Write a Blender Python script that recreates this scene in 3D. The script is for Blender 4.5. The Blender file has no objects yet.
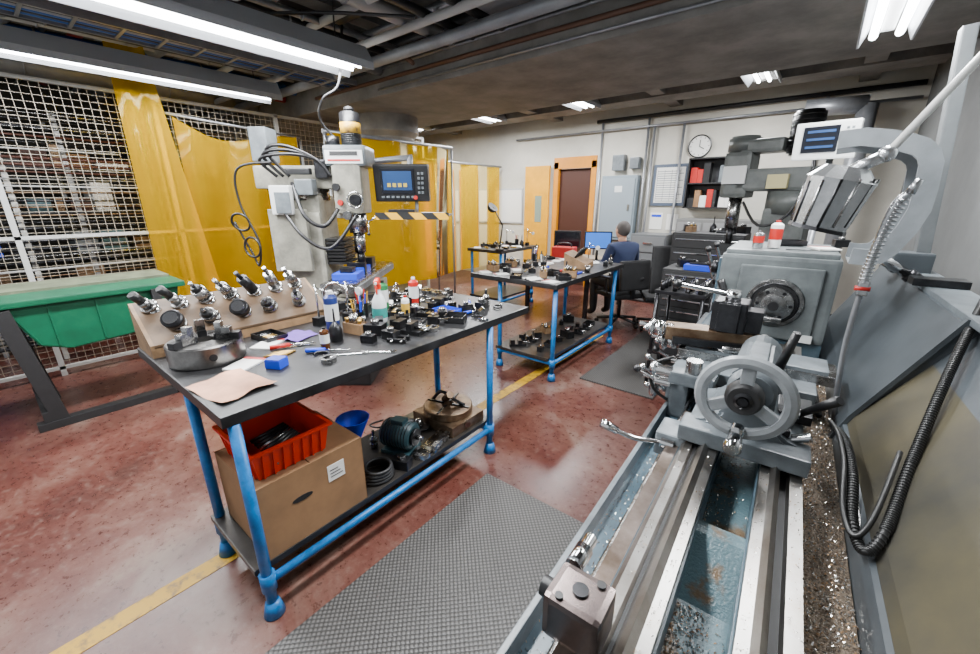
import bpy, bmesh, math, random
from mathutils import Vector, Matrix, Euler
random.seed(7)
sc=bpy.context.scene
# ---------------------------------------------------------------- materials
MATS={}
def M(name,col,rough=.5,metal=0.,var=.0,vscale=8.,bump=0.,bscale=60.,col2=None,emit=0.,rvar=.0,detail=6.,lo=.35,hi=.65):
    if name in MATS: return MATS[name]
    m=bpy.data.materials.new(name); m.use_nodes=True; nt=m.node_tree; N=nt.nodes; L=nt.links
    b=N['Principled BSDF']; b.inputs['Roughness'].default_value=rough; b.inputs['Metallic'].default_value=metal
    b.inputs['Base Color'].default_value=(*col,1)
    if emit:
        b.inputs['Emission Color'].default_value=(*col,1); b.inputs['Emission Strength'].default_value=emit
    tc=N.new('ShaderNodeTexCoord')
    if var or col2:
        n=N.new('ShaderNodeTexNoise'); n.inputs['Scale'].default_value=vscale; n.inputs['Detail'].default_value=detail; n.inputs['Roughness'].default_value=.65
        L.new(tc.outputs['Object'],n.inputs['Vector'])
        r=N.new('ShaderNodeValToRGB'); c2=col2 or tuple(c*(1-var) for c in col)
        r.color_ramp.elements[0].position=lo; r.color_ramp.elements[0].color=(*c2,1)
        r.color_ramp.elements[1].position=hi; r.color_ramp.elements[1].color=(*col,1)
        L.new(n.outputs['Fac'],r.inputs['Fac']); L.new(r.outputs['Color'],b.inputs['Base Color'])
        if rvar:
            mr=N.new('ShaderNodeMapRange'); mr.inputs['To Min'].default_value=max(0,rough-rvar); mr.inputs['To Max'].default_value=min(1,rough+rvar)
            L.new(n.outputs['Fac'],mr.inputs['Value']); L.new(mr.outputs['Result'],b.inputs['Roughness'])
    if bump:
        n2=N.new('ShaderNodeTexNoise'); n2.inputs['Scale'].default_value=bscale; n2.inputs['Detail'].default_value=4
        L.new(tc.outputs['Object'],n2.inputs['Vector'])
        bp=N.new('ShaderNodeBump'); bp.inputs['Strength'].default_value=bump; bp.inputs['Distance'].default_value=.01
        L.new(n2.outputs['Fac'],bp.inputs['Height']); L.new(bp.outputs['Normal'],b.inputs['Normal'])
    MATS[name]=m; return m
steel=M('machined_steel',(.46,.455,.45),.26,1.,.6,18.,rvar=.14)
waysteel=M('bed_way_steel',(.34,.33,.315),.33,1.,.5,7.,rvar=.08,col2=(.22,.195,.17),lo=.3,hi=.6)
frontway=M('front_way_oily',(.22,.18,.16),.32,.9,.5,9.,rvar=.12,col2=(.11,.08,.06),lo=.35,hi=.65)
chrome=M('chrome',(.66,.66,.66),.13,1.)
dsteel=M('dark_steel',(.05,.05,.054),.3,.85,.45,20.)
cast=M('chuck_cast_steel',(.26,.25,.24),.3,1.,.6,10.,rvar=.1)
black=M('black_plastic',(.008,.008,.009),.38)
blackm=M('black_matte',(.014,.014,.015),.55,0,.3,20)
lgrey=M('machine_paint_grey',(.15,.172,.187),.33,0,.45,9.,bump=.05)
hgrey=M('headstock_paint_grey',(.13,.147,.15),.36,0,.4,8.,bump=.05)
bgrey=M('machine_paint_bluegrey',(.08,.13,.165),.32,0,.45,6.)
guardg=M('guard_grey',(.058,.068,.076),.36,.1,.4,4.)
cguard=M('chuck_guard_grey',(.22,.24,.255),.38,0,.3,7.)
cream=M('machine_paint_cream',(.29,.28,.23),.4,0,.45,8.)
blue=M('blue_pipe_paint',(.004,.15,.44),.34,0,.4,18.)
white=M('white_plastic',(.7,.7,.68),.45)
paper=M('paper',(.72,.71,.68),.8)
red=M('red_plastic',(.66,.02,.002),.38)
redp=M('red_paint',(.42,.01,.006),.4)
bluep=M('blue_plastic',(.003,.04,.55),.4)
green=M('green_plastic',(.0,.10,.045),.42,0,.35,5.)
card=M('cardboard',(.29,.155,.07),.85,0,.3,4.)
wood=M('plywood',(.28,.165,.08),.6,0,.5,9.)
oak=M('orange_door_wood',(.66,.24,.0),.45,0,.2,3)
odoor=M('yellow_door_paint',(.72,.33,.0),.45,0,.2,3)
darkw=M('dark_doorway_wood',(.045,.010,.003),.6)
skin=M('skin',(.5,.27,.18),.55)
navy=M('navy_fabric',(.010,.018,.055),.9)
hair=M('grey_hair',(.07,.06,.055),.8)
brass=M('brass',(.5,.32,.10),.3,1.)
copper=M('copper_sheet_metal',(.50,.25,.15),.42,.6,.4,7.)
rust=M('rusty_steel',(.24,.17,.11),.42,.8,.5,12.,col2=(.10,.055,.03))
teal=M('teal_motor_paint',(.04,.10,.12),.4,0,.4,8)
yellow=M('yellow_paint',(.50,.28,.005),.5,0,.5,16,col2=(.14,.075,.03),lo=.36,hi=.5)
concrete=M('concrete',(.225,.215,.20),.85,0,.45,2.6,bump=.25,bscale=20)
joistm=M('ceiling_concrete',(.21,.21,.205),.9,0,.4,2.)
wallm=M('cream_wall_paint',(.54,.515,.45),.8,0,.15,2.)
tube=M('fluorescent_tube',(.95,.98,1),.5,emit=28.)
refl=M('lamp_reflector',(.85,.85,.85),.35)
lampg=M('lamp_housing_grey',(.42,.435,.46),.42,.1)
screen=M('screen_dark',(.005,.006,.01),.15)
ui=M('screen_blue',(.015,.045,.13),.3,emit=.4)
monui=M('monitor_blue',(.03,.16,.65),.3,emit=.9)
labelm=M('label_white',(.6,.61,.6),.5)
chips=M('metal_chips',(.34,.27,.20),.5,.5,.6,160.,bump=1.,bscale=260.,col2=(.07,.05,.035))
trough=M('trough_paint_chips',(.085,.145,.165),.28,0,.0,9.,col2=(.14,.095,.055),lo=.40,hi=.48,detail=12,bump=.3,bscale=150)
tan=M('oily_tan_panel',(.085,.074,.045),.32,.2,.4,3.,col2=(.042,.04,.033))
rubber=M('rubber_black',(.009,.009,.009),.42)
silverp=M('silver_paint',(.52,.53,.54),.27,.9,.3,16)
benchtop=M('black_bench_top',(.018,.018,.020),.38,0,.5,11.,bump=.05,rvar=.12,col2=(.006,.006,.006))
pinkst=M('oiled_block_steel',(.24,.19,.18),.26,.9,.45,12)
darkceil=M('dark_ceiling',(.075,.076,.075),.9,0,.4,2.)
ppurple=M('purple_cloth',(.12,.05,.32),.8)
gp=M('galvanised',(.32,.33,.35),.36,.6,.3,5)
duct=M('duct_grey',(.30,.315,.335),.4,.3,.3,3)
whp=M('pipe_white',(.42,.42,.41),.5);rp=M('sprinkler_red',(.36,.012,.006),.5);bp_=M('brown_conduit',(.09,.04,.022),.6)
def floor_mat():
    m=bpy.data.materials.new('worn_red_floor'); m.use_nodes=True; nt=m.node_tree;N=nt.nodes;L=nt.links;b=N['Principled BSDF']
    tc=N.new('ShaderNodeTexCoord')
    n=N.new('ShaderNodeTexNoise'); n.inputs['Scale'].default_value=1.1; n.inputs['Detail'].default_value=10; n.inputs['Roughness'].default_value=.68; n.inputs['Distortion'].default_value=.4
    L.new(tc.outputs['Object'],n.inputs['Vector'])
    r=N.new('ShaderNodeValToRGB'); e=r.color_ramp.elements
    e[0].position=.32;e[0].color=(.040,.012,.009,1)
    e[1].position=.70;e[1].color=(.21,.150,.12,1)
    x=e.new(.46);x.color=(.078,.021,.015,1); x=e.new(.56);x.color=(.115,.046,.034,1)
    L.new(n.outputs['Fac'],r.inputs['Fac'])
    n3=N.new('ShaderNodeTexNoise'); n3.inputs['Scale'].default_value=22; n3.inputs['Detail'].default_value=10; n3.inputs['Roughness'].default_value=.75
    L.new(tc.outputs['Object'],n3.inputs['Vector'])
    r3=N.new('ShaderNodeValToRGB'); r3.color_ramp.elements[0].position=.52;r3.color_ramp.elements[0].color=(0,0,0,1);r3.color_ramp.elements[1].position=.75;r3.color_ramp.elements[1].color=(.65,.65,.65,1)
    L.new(n3.outputs['Fac'],r3.inputs['Fac'])
    mx=N.new('ShaderNodeMixRGB'); mx.inputs[2].default_value=(.20,.145,.115,1)
    L.new(r3.outputs['Color'],mx.inputs[0]); L.new(r.outputs['Color'],mx.inputs[1])
    r4=N.new('ShaderNodeValToRGB'); r4.color_ramp.elements[0].position=.3;r4.color_ramp.elements[0].color=(.6,.6,.6,1);r4.color_ramp.elements[1].position=.48;r4.color_ramp.elements[1].color=(0,0,0,1)
    L.new(n3.outputs['Fac'],r4.inputs['Fac'])
    mx2=N.new('ShaderNodeMixRGB'); mx2.inputs[2].default_value=(.022,.012,.010,1)
    L.new(r4.outputs['Color'],mx2.inputs[0]); L.new(mx.outputs[0],mx2.inputs[1]); L.new(mx2.outputs[0],b.inputs['Base Color'])
    mr=N.new('ShaderNodeMapRange'); mr.inputs['To Min'].default_value=.15; mr.inputs['To Max'].default_value=.45
    L.new(n3.outputs['Fac'],mr.inputs['Value']); L.new(mr.outputs['Result'],b.inputs['Roughness'])
    return m
floorm=floor_mat()
def mat_mat():
    m=bpy.data.materials.new('studded_rubber'); m.use_nodes=True; nt=m.node_tree;N=nt.nodes;L=nt.links;b=N['Principled BSDF']
    b.inputs['Roughness'].default_value=.42
    tc=N.new('ShaderNodeTexCoord');mp=N.new('ShaderNodeMapping');mp.inputs['Rotation'].default_value=(0,0,.785)
    v=N.new('ShaderNodeTexVoronoi'); v.inputs['Scale'].default_value=58; v.inputs['Randomness'].default_value=0.
    L.new(tc.outputs['Object'],mp.inputs[0]);L.new(mp.outputs[0],v.inputs['Vector'])
    r=N.new('ShaderNodeValToRGB'); r.color_ramp.elements[0].position=.28; r.color_ramp.elements[0].color=(.105,.10,.095,1); r.color_ramp.elements[1].position=.5; r.color_ramp.elements[1].color=(.03,.028,.026,1)
    L.new(v.outputs['Distance'],r.inputs['Fac']); L.new(r.outputs['Color'],b.inputs['Base Color'])
    bp=N.new('ShaderNodeBump'); bp.invert=True; bp.inputs['Strength'].default_value=.8; bp.inputs['Distance'].default_value=.004
    L.new(v.outputs['Distance'],bp.inputs['Height']); L.new(bp.outputs['Normal'],b.inputs['Normal']); return m
matm=mat_mat()
def curtain_mat():
    m=bpy.data.materials.new('amber_vinyl'); m.use_nodes=True; nt=m.node_tree;N=nt.nodes;L=nt.links;N.remove(N['Principled BSDF']);o=N['Material Output']
    tr=N.new('ShaderNodeBsdfTransparent'); tr.inputs[0].default_value=(1,.66,.0,1)
    tl=N.new('ShaderNodeBsdfTranslucent'); tl.inputs[0].default_value=(.95,.60,.0,1)
    df=N.new('ShaderNodeBsdfDiffuse'); df.inputs[0].default_value=(.86,.50,.0,1)
    gl=N.new('ShaderNodeBsdfGlossy'); gl.inputs['Roughness'].default_value=.08; gl.inputs[0].default_value=(1,.85,.5,1)
    a=N.new('ShaderNodeMixShader'); a.inputs[0].default_value=.5; L.new(tl.outputs[0],a.inputs[1]);L.new(df.outputs[0],a.inputs[2])
    c=N.new('ShaderNodeMixShader'); c.inputs[0].default_value=.42; L.new(tr.outputs[0],c.inputs[1]);L.new(a.outputs[0],c.inputs[2])
    fr=N.new('ShaderNodeFresnel'); fr.inputs[0].default_value=1.25
    d=N.new('ShaderNodeMixShader'); L.new(fr.outputs[0],d.inputs[0]); L.new(c.outputs[0],d.inputs[1]);L.new(gl.outputs[0],d.inputs[2])
    L.new(d.outputs[0],o.inputs[0]); return m
amber=curtain_mat()
def stripe_mat():
    m=bpy.data.materials.new('caution_tape'); m.use_nodes=True; nt=m.node_tree;N=nt.nodes;L=nt.links;b=N['Principled BSDF']
    tc=N.new('ShaderNodeTexCoord'); w=N.new('ShaderNodeTexWave'); w.bands_direction='DIAGONAL'; w.inputs['Scale'].default_value=3.2
    L.new(tc.outputs['Object'],w.inputs['Vector']); r=N.new('ShaderNodeValToRGB'); r.color_ramp.interpolation='CONSTANT'
    r.color_ramp.elements[0].color=(.01,.01,.01,1); r.color_ramp.elements[1].position=.5; r.color_ramp.elements[1].color=(.8,.42,.0,1)
    L.new(w.outputs['Fac'],r.inputs['Fac']); L.new(r.outputs['Color'],b.inputs['Base Color']); return m
caution=stripe_mat()
# ---------------------------------------------------------------- mesh builder
class B:
    def __init__(s,name,loc=(0,0,0),rz=0.):
        s.n=name;s.bm=bmesh.new();s.m=[];s.loc=loc;s.rz=rz
    def mi(s,m):
        if m not in s.m:s.m.append(m)
        return s.m.index(m)
    def push(s,t):
        me=bpy.data.meshes.new('t');t.to_mesh(me);t.free();s.bm.from_mesh(me);bpy.data.meshes.remove(me);return s
    def add(s,t,m,smooth=False,mat=None):
        if mat is not None: bmesh.ops.transform(t,matrix=mat,verts=t.verts)
        i=s.mi(m)
        for f in t.faces: f.material_index=i;f.smooth=smooth
        return s.push(t)
    def box(s,c,d,m,bev=0.,rot=(0,0,0),taper=None):
        t=bmesh.new();bmesh.ops.create_cube(t,size=1.)
        for v in t.verts:
            if taper and v.co.z>0: v.co.x*=taper[0];v.co.y*=taper[1]
            v.co.x*=d[0];v.co.y*=d[1];v.co.z*=d[2]
        if bev: bmesh.ops.bevel(t,geom=t.edges[:],offset=bev,segments=2,affect='EDGES',profile=.7)
        return s.add(t,m,False,Matrix.Translation(c)@Euler(rot).to_matrix().to_4x4())
    def b2(s,lo,hi,m,bev=0.):
        return s.box([(a+b)/2 for a,b in zip(lo,hi)],[abs(b-a) for a,b in zip(lo,hi)],m,bev)
    def cyl(s,p1,p2,r,m,r2=None,seg=18,bev=0.,smooth=True):
        p1=Vector(p1);p2=Vector(p2);d=p2-p1;t=bmesh.new()
        bmesh.ops.create_cone(t,cap_ends=True,segments=seg,radius1=r,radius2=r if r2 is None else r2,depth=d.length)
        if bev: 
            e=[e for e in t.edges if abs(e.verts[0].co.z-e.verts[1].co.z)<1e-6 and len(e.link_faces)==2]
            bmesh.ops.bevel(t,geom=e,offset=bev,segments=2,affect='EDGES')
        i=s.mi(m);mt=Matrix.Translation((p1+p2)/2)@d.to_track_quat('Z','Y').to_matrix().to_4x4()
        bmesh.ops.transform(t,matrix=mt,verts=t.verts)
        for f in t.faces:f.smooth=smooth and len(f.verts)<=4;f.material_index=i
        return s.push(t)
    def sph(s,c,r,m,sc=(1,1,1),seg=16):
        t=bmesh.new();bmesh.ops.create_uvsphere(t,u_segments=seg,v_segments=seg//2+2,radius=r)
        return s.add(t,m,True,Matrix.Translation(c)@Matrix.Diagonal((*sc,1)))
    def rev(s,prof,m,c=(0,0,0),axis=(0,0,1),seg=32):
        t=bmesh.new();rings=[]
        for r,z in prof: rings.append([t.verts.new((max(r,1e-4)*math.cos(2*math.pi*k/seg),max(r,1e-4)*math.sin(2*math.pi*k/seg),z)) for k in range(seg)])
        for a,b in zip(rings,rings[1:]):
            for k in range(seg): t.faces.new((a[k],a[(k+1)%seg],b[(k+1)%seg],b[k]))
        i=s.mi(m)
        mt=Matrix.Translation(c)@Vector(axis).to_track_quat('Z','Y').to_matrix().to_4x4()
        bmesh.ops.recalc_face_normals(t,faces=t.faces)
        bmesh.ops.transform(t,matrix=mt,verts=t.verts)
        for e in t.edges:
            if len(e.link_faces)==2 and e.calc_face_angle(0)>.6: e.smooth=False
        for f in t.faces:f.smooth=True;f.material_index=i
        return s.push(t)
    def tube(s,pts,r,m,seg=8,sm=4):
        P=[Vector(p) for p in pts]
        if sm>1 and len(P)>2:
            Q=[];n=len(P)
            for i in range(n-1):
                a=P[max(i-1,0)];b=P[i];c=P[i+1];d=P[min(i+2,n-1)]
                for k in range(sm):
                    u=k/sm;Q.append(.5*((2*b)+(c-a)*u+(2*a-5*b+4*c-d)*u*u+(3*b-a-3*c+d)*u**3))
            Q.append(P[-1]);P=Q
        t=bmesh.new();prev=None;nv=None
        for i,p in enumerate(P):
            d=(P[min(i+1,len(P)-1)]-P[max(i-1,0)]).normalized()
            if nv is None: nv=d.orthogonal().normalized()
            nv=(nv-d*nv.dot(d)).normalized();bi=d.cross(nv)
            ring=[t.verts.new(p+(nv*math.cos(2*math.pi*k/seg)+bi*math.sin(2*math.pi*k/seg))*r) for k in range(seg)]
            if prev:
                for k in range(seg):t.faces.new((prev[k],prev[(k+1)%seg],ring[(k+1)%seg],ring[k]))
            else: t.faces.new(ring[::-1])
            prev=ring
        t.faces.new(prev)
        return s.add(t,m,True)
    def prism(s,pts,a,b,m,plane='XZ',bev=0.):
        t=bmesh.new()
        def mk(p,h): return {'XZ':(p[0],h,p[1]),'YZ':(h,p[0],p[1]),'XY':(p[0],p[1],h)}[plane]
        A=[t.verts.new(mk(p,a)) for p in pts];Bv=[t.verts.new(mk(p,b)) for p in pts];n=len(pts)
        t.faces.new(A);t.faces.new(Bv[::-1])
        for k in range(n):t.faces.new((A[k],Bv[k],Bv[(k+1)%n],A[(k+1)%n]))
        bmesh.ops.recalc_face_normals(t,faces=t.faces)
        if bev:bmesh.ops.bevel(t,geom=t.edges[:],offset=bev,segments=2,affect='EDGES')
        return s.add(t,m)
    def torus(s,c,R,r,m,axis=(0,0,1),seg=36,rs=10,sq=1.):
        t=bmesh.new();rings=[]
        for i in range(seg):
            a=2*math.pi*i/seg;rings.append([t.verts.new(((R+r*math.cos(2*math.pi*k/rs))*math.cos(a),(R+r*math.cos(2*math.pi*k/rs))*math.sin(a),r*sq*math.sin(2*math.pi*k/rs))) for k in range(rs)])
        for i in range(seg):
            a=rings[i];b=rings[(i+1)%seg]
            for k in range(rs):t.faces.new((a[k],b[k],b[(k+1)%rs],a[(k+1)%rs]))
        return s.add(t,m,True,Matrix.Translation(c)@Vector(axis).to_track_quat('Z','Y').to_matrix().to_4x4())
    def sheet(s,grid,m,smooth=True):
        t=bmesh.new();R=[[t.verts.new(p) for p in row] for row in grid]
        for a,b in zip(R,R[1:]):
            for k in range(len(a)-1):t.faces.new((a[k],a[k+1],b[k+1],b[k]))
        return s.add(t,m,smooth)
    def done(s):
        me=bpy.data.meshes.new(s.n);s.bm.to_mesh(me);s.bm.free()
        for m in s.m:me.materials.append(m)
        o=bpy.data.objects.new(s.n,me);bpy.context.collection.objects.link(o);o.location=s.loc;o.rotation_euler=(0,0,s.rz);return o
def L(a,b,t):return a+(b-a)*t
# ---------------------------------------------------------------- room shell
RX=.72; LX=-8.2; BY=7.2; NY=-1.2; CZ=3.4
B('floor').b2((LX,NY,-.1),(RX+.1,9.2,0),floorm).done()
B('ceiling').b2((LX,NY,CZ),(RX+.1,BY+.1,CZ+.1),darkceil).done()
w=B('wall_back')
w.b2((LX,BY,0),(-4.15,BY+.12,CZ),wallm).b2((-3.28,BY,0),(RX+.1,BY+.12,CZ),wallm).b2((-4.15,BY,2.3),(-3.28,BY+.12,CZ),wallm).done()
B('wall_right').b2((RX,NY,0),(RX+.1,BY,CZ),M('dark_grey_wall',(.13,.135,.135),.7,0,.25,2)).done()
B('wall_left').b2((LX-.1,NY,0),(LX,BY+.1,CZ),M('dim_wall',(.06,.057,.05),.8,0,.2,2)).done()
B('ceiling_beam').b2((LX,2.95,2.65),(RX,4.5,3.4),concrete,.02).done()
B('ceiling_beam').b2((LX,6.3,2.98),(RX,6.7,3.4),concrete).done()
for x in (-6.6,-4.1,-2.05,.15): B('ceiling_joist').b2((x-.09,4.5,3.0),(x+.09,BY,3.4),concrete).done()
for x in (-7.2,-6.0,-4.8,-3.6,-2.4,-1.2,0): B('ceiling_joist').b2((x-.09,NY,3.16),(x+.09,2.95,3.4),joistm).done()
B('concrete_column').rev([(.36,0),(.36,2.4),(.42,2.46),(.42,2.65)],concrete,(-4.75,3.75,0)).done()
B('floor_marking_line').b2((-1.95,-1,0),(-1.86,1.0,.002),yellow).b2((-1.93,1.0,0),(-1.84,4.6,.002),yellow).done()
B('baseboard_back').b2((-3.28,BY-.02,0),(RX,BY,.1),black).done()
pblue=M('pipe_blue',(.01,.09,.34),.5);bpipe=M('pipe_black',(.02,.02,.02),.4)
p=B('ceiling_pipes')
for y,z,r,mt in ((2.82,2.98,.05,bpipe),(2.66,2.83,.045,duct),(2.52,2.98,.03,gp),(2.40,2.86,.03,whp),(2.25,3.02,.045,bpipe),(2.05,2.93,.03,whp),(1.8,3.06,.03,whp),(1.5,3.02,.08,duct),(1.25,2.98,.025,gp),(1.0,3.06,.045,rp),(.75,2.98,.02,bpipe),(.5,3.04,.09,duct),(.1,3.08,.05,whp),(-.3,3.0,.04,bpipe)):
    p.cyl((LX+.1,y,z),(RX-.05,y,z),r,mt)
for x,z,r,mt in ((-6.6,2.95,.12,duct),(-6.2,3.05,.07,whp),(-5.75,2.88,.05,rp),(-5.45,2.93,.06,pblue),(-5.2,3.0,.05,whp),(-4.85,2.92,.04,bpipe),(-4.6,3.0,.07,duct),(-4.25,2.9,.03,bpipe),(-4.05,2.96,.05,rp),(-3.75,2.88,.06,duct),(-3.5,2.95,.03,bpipe),(-3.3,2.93,.025,gp),(-2.75,2.93,.055,whp),(-2.5,2.9,.03,bpipe),(-2.2,2.92,.05,bpipe),(-1.5,2.95,.04,bpipe),(-.6,2.95,.03,gp)):
    p.cyl((x,NY,z),(x,2.92,z),r,mt)
    for y in (-.5,.7,1.9): p.torus((x,y,z),r+.002,.008,gp,(0,1,0),16,6)
p.cyl((-5,2.93,2.78),(RX-.05,2.93,2.78),.018,bp_).cyl((-4.6,2.93,2.88),(-1.,2.93,2.88),.012,gp).cyl((-3.8,2.93,2.70),(RX-.05,2.93,2.70),.010,gp)
p.tube([(-5,2.9,2.95),(-3.6,2.9,2.95),(-3.3,2.8,2.9),(-3,2.7,2.75)],.02,bp_)
p.tube([(-4.9,1.2,3.0),(-4.2,1.5,2.85),(-3.6,1.3,2.8),(-3.0,1.8,2.85),(-2.4,2.2,2.8)],.012,bpipe)
p.done()
p=B('ventilation_duct');p.b2((-2.15,NY,2.90),(-1.65,2.88,3.14),duct,.008)
for i in range(9): p.b2((-2.17,NY+.45*i,2.885),(-1.63,NY+.45*i+.03,3.15),gp)
p.done()
p=B('cable_tray')
for x in (-4.42,-4.12): p.b2((x-.01,NY,2.78),(x+.01,2.9,2.83),gp)
for i in range(16): p.b2((-4.42,NY+.2+.25*i,2.78),(-4.12,NY+.22+.25*i,2.79),gp)
for i in range(5): p.cyl((-4.36+.045*i,NY,2.80),(-4.36+.045*i,2.9,2.80),.012,random.choice([bpipe,pblue,gp]))
for y in (0,2): p.cyl((-4.42,y,2.8),(-4.42,y,3.4),.006,gp).cyl((-4.12,y,2.8),(-4.12,y,3.4),.006,gp)
p.done()
p=B('wall_conduit_pipes')
p.cyl((-3.3,7.13,2.9),(RX-.05,7.13,2.9),.03,blackm).cyl((-5.0,7.13,2.75),(RX-.05,7.13,2.75),.018,gp)
for x,z0,z1 in ((-3.2,.0,2.9),(-2.42,.0,2.9),(-2.32,.0,2.75),(-1.88,.0,2.75),(-.2,0,2.9)):
    p.cyl((x,7.14,z0),(x,7.14,z1),.02,gp)
p.done()
# ---- lights
def fixture(x,y0,y1,z,w=.3,power=60):
    f=B('fluorescent_light_fixture');h=.17
    f.prism([(x-w/2,z),(x-w/2,z+.05),(x-w*.25,z+h),(x+w*.25,z+h),(x+w/2,z+.05),(x+w/2,z),(x+w/2-.01,z),(x+w*.22,z+h-.03),(x-w*.22,z+h-.03),(x-w/2+.01,z)],y0,y1,lampg)
    for dx in (-.055,.055): f.cyl((x+dx,y0+.04,z+.04),(x+dx,y1-.04,z+.04),.02,tube,seg=10)
    f.b2((x-.03,y0+.02,z+.06),(x+.03,y1-.02,z+.13),refl)
    for y in (y0+.2,y1-.2): f.cyl((x,y,z+h-.01),(x,y,CZ if not(2.95<y<4.5) else 2.65),.006,blackm,seg=6)
    f.done()
    ld=bpy.data.lights.new('fixture_light','AREA');ld.shape='RECTANGLE';ld.size=w*.8;ld.size_y=(y1-y0)*.95;ld.energy=power;ld.color=(.97,.985,1)
    lo=bpy.data.objects.new('fixture_light',ld);bpy.context.collection.objects.link(lo);lo.location=(x,(y0+y1)/2,z-.01)
fixture(-3.08,-.6,2.22,2.58,.34,215)
fixture(-4.80,-.8,2.35,2.62,.28,95)
for x in (-4.8,-3.05,-.82): fixture(x,5.2,6.3,2.93,.34,125)
fixture(-6.6,4.9,6.2,2.95,.28,50)
fixture(.1,1.9,3.5,2.47,.24,90)
fixture(-1.1,.0,2.2,2.64,.3,125)
wd=bpy.data.worlds.new('World');sc.world=wd;wd.use_nodes=True;wd.node_tree.nodes['Background'].inputs[0].default_value=(.90,.95,1,1);wd.node_tree.nodes['Background'].inputs[1].default_value=.8
# ---------------------------------------------------------------- wire fence
def fence(name,x,y0,y1,z0,z1,step=.06):
    f=B(name);wm=M('fence_wire',(.40,.35,.28),.45,.3)
    n=int((y1-y0)/step)
    for i in range(n+1):
        y=y0+i*step;f.b2((x-.0016,y-.0016,z0),(x+.0016,y+.0016,z1),wm)
    n=int((z1-z0)/step)
    for i in range(n+1):
        z=z0+i*step;f.b2((x-.0016,y0,z-.0016),(x+.0016,y1,z+.0016),wm)
    y=y0
    while y<=y1+.01:
        f.b2((x-.02,y-.02,0),(x+.02,y+.02,z1+.02),whp);y+=1.2
    for z in (z0,1.3,z1): f.b2((x-.02,y0,z-.015),(x+.02,y1,z+.015),whp)
    f.done()
fence('wire_mesh_fence',-5.45,-.98,5.02,.08,2.6)
s=B('storage_shelving')
for y in (-1,-.1,.8,1.7,2.6,3.5):
    for x in (-7.4,-6.6): s.b2((x-.03,y-.02,0),(x+.03,y+.02,2.5),gp)
SHZ=(.15,.6,1.05,1.5,1.95,2.35)
for z in SHZ: s.b2((-7.45,-1,z-.02),(-6.55,3.5,z),dsteel)
s.done()
s=B('stored_stock_and_boxes')
cols=[card,dsteel,dsteel,blackm,teal,rust,rust,lgrey,wood,black,darkw,paper,bluep]
for z in SHZ[:-1]:
    y=-.9
    while y<3.3:
        wd_=random.uniform(.06,.28);h=random.uniform(.08,.36)
        if random.random()<.85: s.b2((-7.2,y,z),(-6.6+random.uniform(-.1,.05),y+wd_,z+h),random.choice(cols),.004)
        y+=wd_+random.uniform(.01,.06)
s.done()
s=B('metal_bar_stock')
for i in range(34):
    z=.25+.065*i;x=-5.9+random.uniform(-.1,.1)
    s.cyl((x,-.9,z),(x,2.2+random.uniform(-1.2,.6),z+random.uniform(-.02,.02)),random.uniform(.006,.016),random.choice([steel,whp,rust,dsteel,dsteel,darkw]),seg=8)
for y in (-.9,.3,1.5): s.b2((-6.06,y-.02,0),(-6.02,y+.02,2.5),whp)
s.done()
# ---------------------------------------------------------------- amber curtains
def curtain(name,fn,nu=60,nv=10):
    c=B(name);g=[[fn(i/nu,j/nv) for i in range(nu+1)] for j in range(nv+1)];c.sheet(g,amber);return c.done()
curtain('amber_welding_curtain',lambda u,v:(-5.25+.05*math.sin(u*7)*(.4+v)+.08*u, L(1.10,1.36,u)+v*(-.02+.28*u), L(2.98,.35,v)),24,16)
curtain('amber_welding_curtain',lambda u,v:(-5.26+.03*math.sin(u*13+v*2), L(1.5,2.75,u), L(2.42-.25*math.sin(u*3.1)*(1-u)*1.1-.05*u,.4,v)),70,12)
curtain('amber_welding_curtain',lambda u,v:(-4.22+.03*math.sin(u*17+v)-.05*v*math.sin(u*7), L(2.55,4.4,u), L(2.3,.55,v)),80,8)
curtain('amber_welding_curtain',lambda u,v:(-5.35+.03*math.sin(u*20), L(4.6,7.0,u), L(2.25,.3,v)),80,6)
r=B('curtain_rail');r.cyl((-5.28,1.05,2.98),(-5.16,1.6,2.98),.02,gp).cyl((-5.26,1.45,2.44),(-5.26,2.8,2.36),.012,gp).cyl((-4.22,2.5,2.31),(-4.22,4.45,2.31),.02,gp).cyl((-5.35,4.5,2.27),(-5.35,7.1,2.27),.02,gp)
for x,y,z in ((-5.22,1.3,2.98),(-4.22,2.52,2.31),(-4.22,4.43,2.31),(-5.35,5.2,2.27)):
    r.cyl((x,y,0 if z<2.9 else 2.98),(x,y,z if z<2.9 else 3.4),.015,gp)
r.done()
# ---------------------------------------------------------------- workbenches
def bench(name,x0,x1,y0,y1,fx0,fx1,fy0,fy1,z=.93,shz=.22):
    b=B(name)
    b.b2((x0,y0,z-.045),(x1,y1,z),benchtop,.006)
    for x in (fx0,fx1):
        for y in (fy0,fy1):
            b.cyl((x,y,.0),(x,y,z-.045),.021,blue)
            b.cyl((x,y,0),(x,y,.07),.042,blue,.026,bev=.004).cyl((x,y,shz-.09),(x,y,shz-.01),.029,blue)
    for x in (fx0,fx1): b.cyl((x,fy0,shz-.05),(x,fy1,shz-.05),.018,blue)
    for y in (fy0,fy1): b.cyl((fx0,y,shz-.05),(fx1,y,shz-.05),.018,blue)
    b.b2((fx0-.03,fy0-.03,shz-.03),(fx1-.035,fy1+.05,shz),M('shelf_dark_steel',(.045,.04,.036),.35,.4,.5,9),.003)
    return b.done()
bench('workbench',-2.50,-1.43,.36,2.22,-1.93,-1.38-.07,.40,1.82)
bench('workbench',-2.62,-1.64,2.98,4.52,-2.3,-1.69,3.05,4.4)
bench('workbench',-4.1,-3.45,4.6,5.6,-4.05,-3.5,4.65,5.5)
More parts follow.
